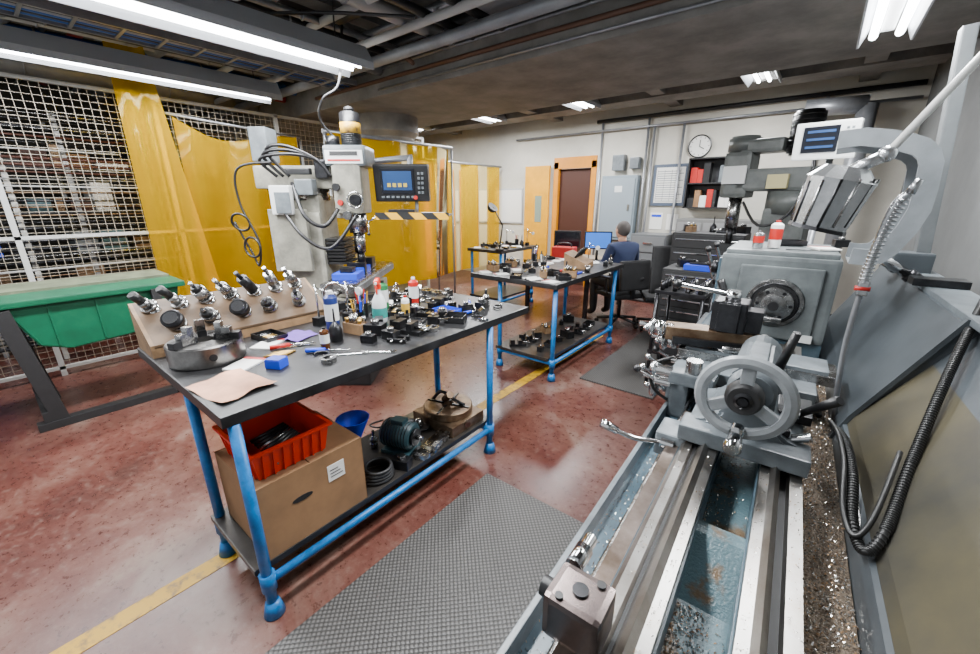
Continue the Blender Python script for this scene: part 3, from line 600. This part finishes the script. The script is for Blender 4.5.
la.cyl((-.205,Y0,.80),(-.205,2.5,.80),.012,steel).cyl((-.21,Y0,.755),(-.21,2.5,.755),.009,steel).b2((-.190,Y0,.82),(-.156,1.5,.872),frontway)
la.box((-.165,.50,.945),(.10,.085,.09),pinkst,.012).cyl((-.235,.50,.955),(-.215,.50,.955),.018,black).cyl((-.2,.55,.975),(-.2,.60,.975),.017,chrome,bev=.002).cyl((-.2,.60,.975),(-.2,.63,.975),.013,chrome).cyl((-.165,.5,.99),(-.165,.5,.994),.014,dsteel).cyl((-.14,.53,.99),(-.14,.53,.994),.008,black).cyl((-.19,.47,.99),(-.19,.47,.994),.007,black)
TY=1.23
la.prism([(-.15,.905),(.15,.905),(.15,.95),(.10,.965),(.065,1.0),(.06,1.13),(.03,1.165),(-.03,1.165),(-.06,1.13),(-.065,1.0),(-.10,.965),(-.15,.95)],TY+.06,TY+.34,lgrey,'XZ',.008)
la.cyl((0,TY+.02,1.1),(0,TY+.44,1.1),.062,lgrey,bev=.008).cyl((0,TY+.44,1.1),(0,TY+.56,1.1),.03,steel).cyl((0,TY+.56,1.1),(0,TY+.64,1.1),.02,steel,.003)
la.box((0,TY+.05,.93),(.33,.1,.05),lgrey,.006)
WC=(-.012,TY-.02,1.1)
wheel=M('handwheel_paint',(.27,.29,.305),.28,0,.35,12)
la.rev([(.104,-.014),(.118,-.010),(.124,0),(.118,.010),(.104,.014),(.092,.012),(.089,0),(.092,-.012),(.104,-.014)],wheel,WC,(0,1,0),48)
la.rev([(0,-.02),(.038,-.02),(.044,-.014),(.048,0),(.048,.02),(0,.02)],blackm,WC,(0,1,0))
for a in range(3):
    q=math.radians(90+120*a);c0=Vector((WC[0]+.04*math.cos(q),TY-.018,1.1+.04*math.sin(q)));c1=Vector((WC[0]+.1*math.cos(q),TY-.018,1.1+.1*math.sin(q)))
    la.box((c0+c1)/2,(.07,.02,.034),wheel,.005,(0,-q,0))
la.rev([(.016,.0),(.022,.0),(.024,-.006),(.016,-.010)],dsteel,(WC[0],TY-.038,1.1),(0,1,0)).cyl((WC[0],TY-.05,1.1),(WC[0],TY-.036,1.1),.012,dsteel)
hx=-.012;hz=1.1-.09
la.cyl((hx,TY-.03,hz),(hx,TY-.06,hz),.018,chrome).rev([(0,0),(.014,0),(.014,.02),(.018,.03),(.022,.07),(.022,.085),(.016,.095),(0,.095)],chrome,(hx,TY-.06,hz),(0,-1,0),24)
la.cyl((.05,TY+.16,1.13),(.075,TY+.12,1.27),.013,black,.011,bev=.003).cyl((.03,TY+.16,1.1),(.05,TY+.16,1.14),.012,chrome)
la.cyl((.11,TY+.2,1.0),(.13,TY+.2,1.0),.018,chrome).cyl((.13,TY+.2,1.0),(.2,TY+.12,1.1),.01,black,.014,bev=.003).cyl((.12,TY+.1,.96),(.16,TY+.1,.98),.013,chrome)
la.box((.12,TY+.28,.975),(.09,.14,.03),black,.004).cyl((-.1,TY+.1,.96),(-.1,TY+.1,.985),.014,dsteel,seg=6).cyl((.1,TY+.1,.96),(.1,TY+.1,.985),.014,dsteel,seg=6)
# carriage
CY=1.95
la.box((-.02,CY,.925),(.42,.42,.05),lgrey,.006).box((-.03,CY,.965),(.56,.17,.04),steel,.004).box((-.03,CY,.99),(.5,.16,.02),lgrey,.004)
la.box((-.26,CY,.82),(.07,.42,.22),lgrey,.01).box((-.30,CY-.05,.84),(.03,.3,.14),lgrey,.008)
la.cyl((-.12,CY,1.0),(-.12,CY,1.03),.085,steel,bev=.004).box((-.2,CY-.03,1.055),(.36,.10,.06),rust,.006,(0,0,.25)).box((-.2,CY-.03,1.03),(.3,.13,.03),dsteel,.004,(0,0,.25))
la.box((-.14,CY,1.15),(.13,.13,.13),dsteel,.008).box((-.14,CY-.07,1.15),(.08,.02,.12),dsteel,.003).cyl((-.14,CY,1.21),(-.14,CY,1.255),.03,chrome,bev=.004).cyl((-.14,CY,1.235),(-.34,CY-.08,1.27),.009,chrome,.011).sph((-.35,CY-.084,1.272),.02,black)
la.box((-.05,CY,1.14),(.06,.09,.09),dsteel,.004).box((0.0,CY,1.15),(.08,.02,.02),steel,.002).box((-.14,CY+.09,1.14),(.06,.09,.09),black,.004)
for (x,y,z,R) in ((-.42,CY-.08,1.06,.04),(-.38,CY-.0,.985,.05),(-.36,CY-.16,.83,.07)):
    la.cyl((x+.10,y,z),(x,y,z),.022,steel).cyl((x+.045,y,z),(x+.0,y,z),.036,chrome,bev=.002).cyl((x+.08,y,z),(x+.05,y,z),.030,steel,bev=.002).cyl((x+.0,y,z),(x-.02,y,z),R,chrome,bev=.004)
    la.cyl((x-.02,y+R*.7,z),(x-.075,y+R*.7,z),.009,chrome,.013).cyl((x-.02,y,z),(x-.035,y,z),.016,chrome)
    la.sph((x-.03,y-R*.8,z),.014,chrome)
for i,(y,z) in enumerate(((CY-.14,.90),(CY-.02,.90),(CY-.22,.88),(CY-.3,.90))):
    la.cyl((-.28,y,z),(-.34,y,z),.016,chrome).cyl((-.34,y,z),(-.40,y-.05,z+.05),.006,chrome).sph((-.405,y-.053,z+.053),.016,black if i%2 else chrome)
la.box((-.2,1.66,.955),(.16,.16,.05),lgrey,.008).cyl((-.2,1.62,.98),(-.2,1.62,1.03),.03,steel).cyl((-.27,1.6,.97),(-.33,1.6,.97),.02,chrome).cyl((-.33,1.6,.97),(-.35,1.6,.97),.03,chrome,bev=.003)
la.cyl((-.17,1.24,.87),(-.21,1.24,.87),.018,chrome).tube([(-.21,1.24,.87),(-.28,1.2,.875),(-.34,1.17,.90)],.008,chrome).cyl((-.33,1.175,.895),(-.385,1.155,.92),.013,chrome,.016,bev=.004).box((-.18,1.3,.86),(.10,.12,.08),lgrey,.008)
la.tube([(-.3,1.75,.98),(-.38,1.72,.93),(-.36,1.72,.83),(-.3,1.74,.78)],.007,rubber)
# headstock
HY=2.55
la.box((-.02,HY+.33,1.12),(.52,.62,.44),hgrey,.02).box((-.02,HY+.33,1.35),(.49,.58,.03),hgrey,.01).box((-.05,HY+.33,.79),(.58,.6,.22),bgrey,.01)
la.box((.0,HY+.012,1.1),(.36,.02,.38),hgrey,.008)
la.rev([(.0,-.09),(.02,-.09),(.022,-.085),(.03,-.085),(.055,-.08),(.057,-.05),(.085,-.048),(.088,-.03),(.088,-.01),(.125,-.008),(.13,0),(.13,.02)],steel,(0,HY,1.1),(0,1,0),40)
la.rev([(0,-.092),(.024,-.092),(.024,-.088)],black,(0,HY,1.1),(0,1,0)).torus((0,HY-.012,1.1),.105,.004,dsteel,(0,1,0))
la.rev([(.089,-.02),(.1,-.02),(.1,-.009),(.089,-.009)],black,(0,HY,1.1),(0,1,0),40)
for a in range(6):
    q=a*1.047;la.cyl((.072*math.cos(q),HY-.052,1.1+.072*math.sin(q)),(.072*math.cos(q),HY-.04,1.1+.072*math.sin(q)),.009,dsteel,seg=8)
la.box((-.287,HY+.3,1.18),(.015,.5,.26),bgrey,.004).box((.16,HY-.002,.93),(.06,.006,.04),labelm)
for (y,z) in ((HY+.1,1.25),(HY+.25,1.15),(HY+.4,1.25)):
    la.cyl((-.29,y,z),(-.33,y,z),.035,dsteel,bev=.004).cyl((-.33,y,z),(-.36,y-.02,z+.09),.009,chrome).sph((-.36,y-.02,z+.1),.018,black)
la.box((-.22,HY+.2,.80),(.3,.5,.18),lgrey,.01)
la.tube([(-.2,HY-.03,.96),(-.22,HY-.05,1.1),(-.26,HY-.03,1.2)],.02,black)
la.tube([(.1,HY-.02,.9),(.14,HY-.15,.86),(.2,HY-.35,.84),(.22,HY-.7,.83)],.012,rubber)
la.done()
# loose chips and curls
ch=B('metal_shavings',(-.015,0,0),RZ)
tb=bmesh.new();c1=ch.mi(M('shaving_brown',(.34,.21,.11),.4,.7));c2=ch.mi(M('shaving_bright',(.62,.60,.56),.25,1.));c3=ch.mi(M('shaving_dark',(.10,.06,.035),.5,.6))
def chip(x,y,z,s_):
    a=random.uniform(0,6.28);d=Vector((math.cos(a),math.sin(a),random.uniform(-.1,.5)))*s_;n_=Vector((-math.sin(a),math.cos(a),.3))*s_*.35
    p0=Vector((x,y,z));p1=p0+d*.5+Vector((0,0,s_*.35));p2=p0+d
    vs=[tb.verts.new(v) for v in (p0,p0+n_,p1,p1+n_,p2,p2+n_)]
    mi_=random.choice((c1,c2,c2,c2,c3))
    for f in (tb.faces.new((vs[0],vs[1],vs[3],vs[2])),tb.faces.new((vs[2],vs[3],vs[5],vs[4]))): f.material_index=mi_
for i in range(5200): chip(random.uniform(.16,.256),random.uniform(.2,2.4),.8006+random.uniform(0,.006),random.uniform(.003,.008))
for i in range(2200):
    y=random.uniform(.3,.78) if random.random()<.75 else random.uniform(1.0,1.5)
    chip(max(-.044,min(.052,random.gauss(-.025,.03))),y,.7705,random.uniform(.003,.007))
for i in range(400): chip(random.choice((random.uniform(-.136,-.12),random.uniform(-.07,-.052),random.uniform(.062,.08),random.uniform(.13,.152))),random.uniform(.3,1.2),.9035,random.uniform(.002,.005))
for i in range(900): chip(random.uniform(-.29,-.2),random.uniform(.3,1.6),.7065,random.uniform(.003,.006))
ch.push(tb)
ch.done()
can('aerosol_can',-.17,2.74,.145,.03,white,redp,redp,1.37)
can('grease_can',-.24,2.68,.09,.026,silverp,redp,silverp,1.37)
t=B('steel_scale',(-.04,2.66,1.37),.2);t.box((0,0,.002),(.14,.02,.004),chrome);t.done()
blob('notepad',.05,2.8,1.37,.4);blob('steel_block',.12,3.0,1.37,.4);blob('small_tray',-.12,2.95,1.37,.4,1.2)
# ---- rear splash guard
g=B('lathe_splash_guard',(-.015,0,0),RZ)
g.prism([(.262,.70),(.262,.80),(.30,.90),(.44,1.13),(.46,1.13),(.33,.88),(.30,.70)],-.4,1.75,tan)
g.prism([(.44,1.13),(.525,1.27),(.60,1.27),(.60,1.24),(.55,1.24),(.46,1.10)],-.4,1.75,guardg)
g.prism([(.262,.70),(.262,.80),(.29,.90),(.47,1.27),(.60,1.27),(.60,1.24),(.52,1.24),(.33,.88),(.30,.70)],1.75,3.25,guardg)
g.prism([(.262,.70),(.262,.802),(.278,.865),(.288,.87),(.27,.70)],-.4,1.75,guardg)
g.prism([(.25,.80),(.285,.90),(.475,1.285),(.49,1.285),(.30,.90),(.268,.80)],1.74,1.765,guardg)
g.b2((.48,-.4,1.268),(.60,3.25,1.29),lgrey,.004).b2((.44,2.3,1.29),(.60,2.40,1.32),dsteel,.004)
g.box((.50,2.82,1.8),(.05,.07,1.05),M('post_grey',(.12,.13,.135),.4,.2,.3,5),.006,(0,-.08,0)).box((.50,2.8,1.33),(.14,.14,.1),guardg,.01)
g.done()
# ---- raised chuck guard
cg=B('chuck_guard')
outer=[(.0,1.885),(.08,1.89),(.16,1.875),(.22,1.855),(.265,1.835),(.30,1.80),(.318,1.755),(.325,1.66),(.325,1.58),(.305,1.50),(.27,1.42),(.235,1.377),(.18,1.362),(.13,1.365)]
n=len(outer);inner=[]
for i,p_ in enumerate(outer):
    a=outer[max(i-1,0)];b_=outer[min(i+1,n-1)];d=Vector((b_[0]-a[0],b_[1]-a[1])).normalized();inner.append((p_[0]+d[1]*.065,p_[1]-d[0]*.065))
for i in range(n-1): cg.prism([outer[i],outer[i+1],inner[i+1],inner[i]],2.26,2.275,cguard)
for a,b_ in zip(outer,outer[1:]): cg.sheet([[(a[0],2.27,a[1]),(b_[0],2.27,b_[1])],[(a[0],2.56,a[1]),(b_[0],2.56,b_[1])]],cguard)
for i in range(n-1): cg.prism([outer[i],outer[i+1],inner[i+1],inner[i]],2.545,2.56,cguard)
cg.cyl((.24,2.4,1.38),(.36,2.6,1.30),.02,chrome).cyl((.36,2.6,1.30),(.40,2.6,1.27),.03,dsteel)
cg.done()
# ---- machine lamp on arm
lm=B('machine_lamp')
ax=Vector((.22,-.0,1)).normalized()
c0=Vector((.0,1.8,1.535));
lm.cyl(c0,c0+ax*.15,.078,silverp,.092,seg=12,smooth=False).cyl(c0+ax*.15,c0+ax*.19,.096,silverp,.06,seg=12,smooth=False).cyl(c0-ax*.012,c0,.084,dsteel,.082,seg=12,smooth=False)
for a in range(12):
    q=a*math.pi/6;d=Vector((math.cos(q),math.sin(q),0));lm.cyl(c0+d*.078,c0+d*.091+ax*.15,.0045,dsteel if a%2 else steel,seg=6)
lm.cyl((.05,1.8,1.71),(.12,1.8,1.75),.018,silverp).sph((.125,1.8,1.755),.024,silverp).cyl((.125,1.8,1.755),(.30,1.8,2.06),.011,white).sph((.30,1.8,2.06),.018,silverp).cyl((.30,1.8,2.06),(.52,1.95,2.0),.012,white).cyl((.52,1.95,2.0),(.55,1.95,1.29),.016,white)
lm.done()
h=B('coolant_hose');pts=[(.20,1.8,1.64),(.175,1.8,1.60),(.16,1.8,1.48),(.155,1.8,1.35),(.155,1.82,1.15),(.17,1.85,.97),(.19,1.9,.82)]
h.tube(pts[:4],.012,silverp,10,5)
for i in range(22):
    u=i/21;z=L(1.36,1.62,u);x=L(.156,.19,u*u);h.torus((x,1.8,z),.0125,.004,silverp,(.05,0,1),14,6)
h.tube(pts[3:],.009,gp,10,5).cyl((.20,1.8,1.64),(.215,1.8,1.68),.014,silverp,.009).box((.157,1.8,1.34),(.03,.03,.05),silverp,.005).cyl((.135,1.79,1.34),(.175,1.79,1.34),.008,redp).done()
h=B('corrugated_cable')
P=[(.50,2.1,1.32),(.44,1.87,1.30),(.36,1.58,1.17),(.29,1.3,1.0),(.245,1.1,.92),(.215,1.05,.885),(.195,1.12,.9),(.19,1.25,.95),(.18,1.40,.96),(.165,1.5,.95)]
Pv=[Vector(p) for p in P]
h.tube(P,.0095,rubber,10,8)
n=len(Pv)
for i in range(n-1):
    a=Pv[max(i-1,0)];b_=Pv[i];c_=Pv[i+1];d_=Pv[min(i+2,n-1)];K=int((c_-b_).length/.008)+1
    for k in range(K):
        u=k/K;q=.5*((2*b_)+(c_-a)*u+(2*a-5*b_+4*c_-d_)*u*u+(3*b_-a-3*c_+d_)*u**3);dq=(c_-b_)
        h.torus(q,.010,.0022,rubber,dq,12,5)
h.tube([(p[0]-.02,p[1]+.02,p[2]+.015) for p in P[3:]],.006,rubber,8,6)
h.tube([(.19,1.45,.95),(.22,1.2,.86),(.235,.95,.815),(.235,.7,.812),(.225,.5,.812)],.0035,steel,6,6)
h.done()
# ---------------------------------------------------------------- tool chests
def chest(name,x0,x1,y0,y1,z0,z1,nd,m=blackm):
    t=B(name);t.b2((x0,y0,z0),(x1,y1,z1),m,.01);h=(z1-z0-.03)/nd
    for i in range(nd):
        z=z0+.015+i*h;t.b2((x0+.015,y0-.012,z+.006),(x1-.015,y0,z+h-.006),m,.003).b2((x0+.04,y0-.026,z+h*.6),(x1-.04,y0-.012,z+h*.6+.012),chrome,.002)
    return t
t=chest('tool_chest',-1.12,-.55,4.15,4.6,.12,.98,7);
for x in (-1.05,-.62):
    for y in (4.2,4.55): t.cyl((x,y,0),(x,y,.12),.03,dsteel)
t.done()
t=chest('tool_chest',-1.25,-.55,4.85,5.3,.5,1.28,5);t.b2((-1.25,4.85,0),(-.55,5.3,.5),dsteel,.005);t.done()
for k_,x,y,z in (('steel_block',-1.0,4.4,.98),('machinist_vise',-.95,4.5,.98),('parts_bin',-.62,4.5,.98),('collet_block',-1.1,5.0,1.28),('oil_can',-.9,5.1,1.28),('machinist_vise',-.75,5.0,1.28),('steel_block',-.62,5.15,1.28),('steel_block',-1.15,5.15,1.28)): blob(k_,x,y,z,random.uniform(0,3),1.8)
t=B('blue_tool_tray',(-.80,4.24,.98));t.box((0,-.0,.025),(.28,.12,.05),bluep,.004).box((0,0,.06),(.2,.02,.02),dsteel,.003);t.done()
t=B('tool_cart');t.b2((-1.0,3.55,.85),(-.6,4.0,.88),dsteel,.004).b2((-1.0,3.55,.3),(-.6,4.0,.33),dsteel,.004)
for x in (-.98,-.62):
    for y in (3.57,3.98): t.cyl((x,y,0),(x,y,.85),.015,dsteel)
for i in range(16): t.cyl((-.95+.1*(i%4),3.6+.1*(i//4),.88),(-.95+.1*(i%4),3.6+.1*(i//4),.96),.02,random.choice([steel,dsteel,black]),.014)
t.done()
# ---------------------------------------------------------------- back wall items
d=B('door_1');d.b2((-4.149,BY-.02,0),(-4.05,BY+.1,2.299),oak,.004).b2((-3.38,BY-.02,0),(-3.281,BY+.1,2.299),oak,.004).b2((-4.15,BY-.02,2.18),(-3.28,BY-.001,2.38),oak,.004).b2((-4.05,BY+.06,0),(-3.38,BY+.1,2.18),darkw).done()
d=B('open_door');d.b2((-4.75,BY-.1,.0),(-4.2,BY-.05,2.25),odoor,.004).b2((-4.5,BY-.105,1.2),(-4.35,BY-.1,1.7),M('door_glass',(.2,.25,.2),.1)).cyl((-4.68,BY-.14,1.05),(-4.6,BY-.14,1.05),.012,chrome).done()
e=B('electrical_panel');e.b2((-3.1,BY-.16,.95),(-2.48,BY-.001,2.02),M('panel_grey',(.17,.21,.24),.5),.01).b2((-3.07,BY-.175,1.0),(-2.51,BY-.16,1.97),M('panel_grey2',(.20,.24,.27),.5),.005).b2((-2.6,BY-.19,1.45),(-2.57,BY-.175,1.55),chrome).b2((-2.85,BY-.178,1.75),(-2.72,BY-.174,1.85),labelm).b2((-2.95,BY-.14,2.1),(-2.75,BY-.001,2.35),lgrey,.01).b2((-2.65,BY-.14,2.12),(-2.5,BY-.001,2.3),lgrey,.01).done()
e=B('framed_chart');e.b2((-2.27,BY-.03,1.53),(-1.73,BY,2.17),M('frame_slate',(.06,.08,.12),.4),.006).b2((-2.22,BY-.034,1.58),(-1.78,BY-.03,2.12),paper)
for i in range(14): e.b2((-2.2,BY-.036,1.6+.035*i),(-1.8-.05*(i%3),BY-.034,1.61+.035*i),lgrey)
for i in range(4): e.b2((-2.2+.11*i,BY-.037,1.6),(-2.195+.11*i,BY-.035,2.08),lgrey)
e.done()
e=B('wall_notice');e.b2((-2.25,BY-.01,1.15),(-2.05,BY,1.42),paper).b2((-2.23,BY-.012,1.35),(-2.07,BY-.01,1.39),bluep).b2((-1.98,BY-.01,1.15),(-1.8,BY,1.40),paper).done()
c=B('wall_clock');c.rev([(0,0.0),(.16,0.0),(.165,.01),(.165,.04),(.15,.045),(.145,.03),(0,.03)],black,(-1.63,BY,2.4),(0,-1,0)).cyl((-1.63,BY-.02,2.4),(-1.63,BY-.032,2.4),.146,paper,seg=32).box((-1.63,BY-.036,2.44),(.01,.004,.1),black).box((-1.60,BY-.036,2.38),(.08,.004,.01),black,0,(0,.5,0))
for i in range(12):
    a=i*math.pi/6;c.box((-1.63+.125*math.cos(a),BY-.035,2.4+.125*math.sin(a)),(.02,.004,.008),black,0,(0,-a,0))
c.done()
s=B('wall_shelf');s.b2((-1.70,BY-.25,1.5),(-1.68,BY,2.22),black).b2((-1.0,BY-.25,1.5),(-.98,BY,2.22),black)
for z in (1.5,1.85,2.2): s.b2((-1.7,BY-.25,z),(-.98,BY,z+.02),black)
s.b2((-1.69,BY-.01,1.5),(-.99,BY-.005,2.2),blackm);s.done()
s=B('shelf_books_and_boxes');x=-1.66
while x<-1.1:
    w_=random.uniform(.03,.12)
    for z in (1.52,1.87):
        if random.random()<.85: s.b2((x,BY-.2,z),(x+w_,BY-.02,z+random.uniform(.08,.28)),random.choice([paper,lgrey,dsteel,card,lgrey,black,redp,blackm,white]))
    x+=w_+.003
s.done()
s=B('whiteboard');s.b2((-5.6,BY-.03,1.15),(-4.85,BY,1.85),lampg,.004).b2((-5.57,BY-.034,1.18),(-4.88,BY-.03,1.82),paper).done()
s=B('steel_locker');s.b2((-1.7,BY-.5,0),(-.6,BY-.02,1.35),M('locker_grey',(.14,.14,.135),.5),.01)
for i in range(3): s.b2((-1.68+.36*i,BY-.51,.05),(-1.35+.36*i,BY-.5,1.3),M('locker_door',(.2,.2,.2),.4),.003).cyl((-1.4+.36*i,BY-.53,.8),(-1.4+.36*i,BY-.53,.9),.01,chrome)
s.done()
s=B('filing_cabinet');s.b2((-2.35,BY-.55,0),(-1.8,BY-.05,1.1),M('cabinet_grey',(.10,.105,.11),.45),.008)
for i in range(4): s.b2((-2.33,BY-.565,.03+.265*i),(-1.82,BY-.55,.27+.265*i),M('cabinet_front',(.13,.135,.14),.4),.003).b2((-2.14,BY-.58,.16+.265*i),(-2.0,BY-.565,.18+.265*i),chrome)
s.done()
s=B('air_duct');s.cyl((.2,6.9,0),(.2,6.9,2.7),.1,gp).cyl((.2,6.9,2.7),(-.4,6.9,2.72),.1,gp).done()
w=B('window_1');w.b2((RX-.03,1.9,1.5),(RX-.001,3.0,2.3),gp,.005).b2((RX-.034,1.95,1.55),(RX-.03,2.95,2.25),M('window_pane',(.2,.23,.23),.1)).done()
# ---------------------------------------------------------------- office desk, monitor, chair, man
d=B('office_desk');d.b2((-3.3,4.95,.72),(-2.25,6.3,.75),M('desk_top',(.25,.2,.15),.5),.004)
for x in (-3.25,-2.3):
    for y in (5.0,6.25): d.b2((x-.025,y-.025,0),(x+.025,y+.025,.72),dsteel)
d.done()
for x,y,r_ in ((-2.52,5.75,.5),(-2.95,5.6,.4)):
    d=B('computer_monitor',(x,y,.75),r_);d.box((0,0,.005),(.22,.16,.01),black,.003).cyl((0,.02,0),(0,.02,.2),.02,black).box((0,0,.30),(.40,.03,.26),black,.008).box((0,-.017,.30),(.36,.004,.22),monui if x>-2.7 else screen);d.done()
d=B('keyboard',(-2.42,5.45,.75),1.1);d.box((0,0,.01),(.4,.14,.02),black,.004);d.done()
d=B('red_toolbox',(-2.75,5.15,.75),.2);d.box((0,0,.12),(.32,.18,.24),redp,.01).tube([(-.1,0,.24),(-.08,0,.29),(.08,0,.29),(.1,0,.24)],.01,black);d.done()
def chair(x,y,rz,bh=.55):
    c=B('office_chair',(x,y,0),rz)
    for a in range(5):
        q=a*1.2566;c.tube([(0,0,.11),(.28*math.cos(q),.28*math.sin(q),.07)],.02,black,8,1).cyl((.28*math.cos(q)-.015,.28*math.sin(q),.03),(.28*math.cos(q)+.015,.28*math.sin(q),.03),.03,black)
    c.cyl((0,0,.1),(0,0,.42),.025,dsteel).box((0,0,.43),(.48,.48,.07),blackm,.03)
    c.box((0,-.25,.52+bh/2),(.44,.06,bh),blackm,.028,(-.1,0,0)).box((0,-.24,.5),(.06,.04,.2),black,.01)
    for s_ in (-1,1): c.tube([(s_*.24,-.05,.45),(s_*.28,-.05,.55),(s_*.28,-.05,.66)],.014,black).box((s_*.28,.0,.67),(.05,.25,.03),black,.012)
    return c.done()
chair(-1.42,5.35,.5,.58);chair(-1.90,5.2,1.0,.38)
def man(loc,rz):
    root=bpy.data.objects.new('seated_man',None);bpy.context.collection.objects.link(root);root.location=loc;root.rotation_euler=(0,0,rz)
    def skinm(name,V,E,R,m,sub=2):
        me=bpy.data.meshes.new(name);me.from_pydata(V,E,[]);o=bpy.data.objects.new(name,me);bpy.context.collection.objects.link(o);o.parent=root
        md=o.modifiers.new('s','SKIN');md.use_smooth_shade=True
        for i,r in enumerate(R):
            v=me.skin_vertices[0].data[i];v.radius=r if isinstance(r,tuple) else (r,r);v.use_root=(i==0)
        ss=o.modifiers.new('u','SUBSURF');ss.levels=sub;ss.render_levels=sub;me.materials.append(m);return o
    V=[(0,0,.60),(0,-.02,.74),(0,-.01,.90),(0,.02,1.03),(0,.04,1.10),
       (-.17,.01,1.03),(-.24,.05,.82),(-.20,.28,.79),(.17,.01,1.03),(.24,.05,.82),(.20,.28,.79)]
    E=[(0,1),(1,2),(2,3),(3,4),(3,5),(5,6),(6,7),(3,8),(8,9),(9,10)]
    R=[(.16,.13),(.155,.12),(.175,.125),(.14,.11),.06,.08,.058,.042,.08,.058,.042]
    skinm('shirt_torso',V,E,R,navy)
    V=[(0,0,.57),(-.1,.04,.56),(-.12,.42,.56),(-.12,.40,.10),(-.12,.52,.05),(.1,.04,.56),(.12,.42,.56),(.12,.40,.10),(.12,.52,.05)]
    skinm('trousers',V,[(0,1),(1,2),(2,3),(3,4),(0,5),(5,6),(6,7),(7,8)],[.12,.10,.07,.05,.04,.10,.07,.05,.04],blackm)
    b=B('head');b.sph((0,.06,1.245),.092,skin,(.86,1.0,1.22),24).sph((0,.038,1.265),.098,hair,(.88,.96,1.06),24).cyl((0,.03,1.07),(0,.05,1.19),.052,skin)
    b.sph((0,.155,1.23),.016,skin,(.8,1,1.3)).box((0,.147,1.19),(.04,.008,.008),redp,.002)
    for s_ in (-1,1): b.sph((s_*.082,.05,1.245),.022,skin,(.4,.8,1.2)).sph((s_*.03,.146,1.255),.01,white)
    o=b.done();o.parent=root
    for s_ in (-1,1):
        skinm('hand_palm',[(s_*.20,.27,.79),(s_*.19,.36,.785)],[(0,1)],[.035,(.036,.016)],skin,1)
        for k in range(4):
            x=s_*(.165+.018*k);l_=.055+.008*(1 if k in(1,2) else 0);skinm('finger_%d'%(k+1),[(x,.37,.787),(x,.37+l_*.6,.785),(x,.37+l_,.77)],[(0,1),(1,2)],[.009,.0085,.007],skin,1)
        skinm('thumb',[(s_*.165,.31,.785),(s_*.145,.345,.78),(s_*.14,.37,.775)],[(0,1),(1,2)],[.011,.01,.008],skin,1)
man((-1.92,5.2,.0),1.0)
# ---------------------------------------------------------------- camera
cd=bpy.data.cameras.new('camera');cam=bpy.data.objects.new('camera',cd);bpy.context.collection.objects.link(cam)
cd.sensor_width=36;cd.lens=400*36/980;cd.clip_start=.02
cam.location=(0,0,1.62);cam.rotation_euler=(math.radians(90-17.6),0,math.radians(38.5));sc.camera=cam
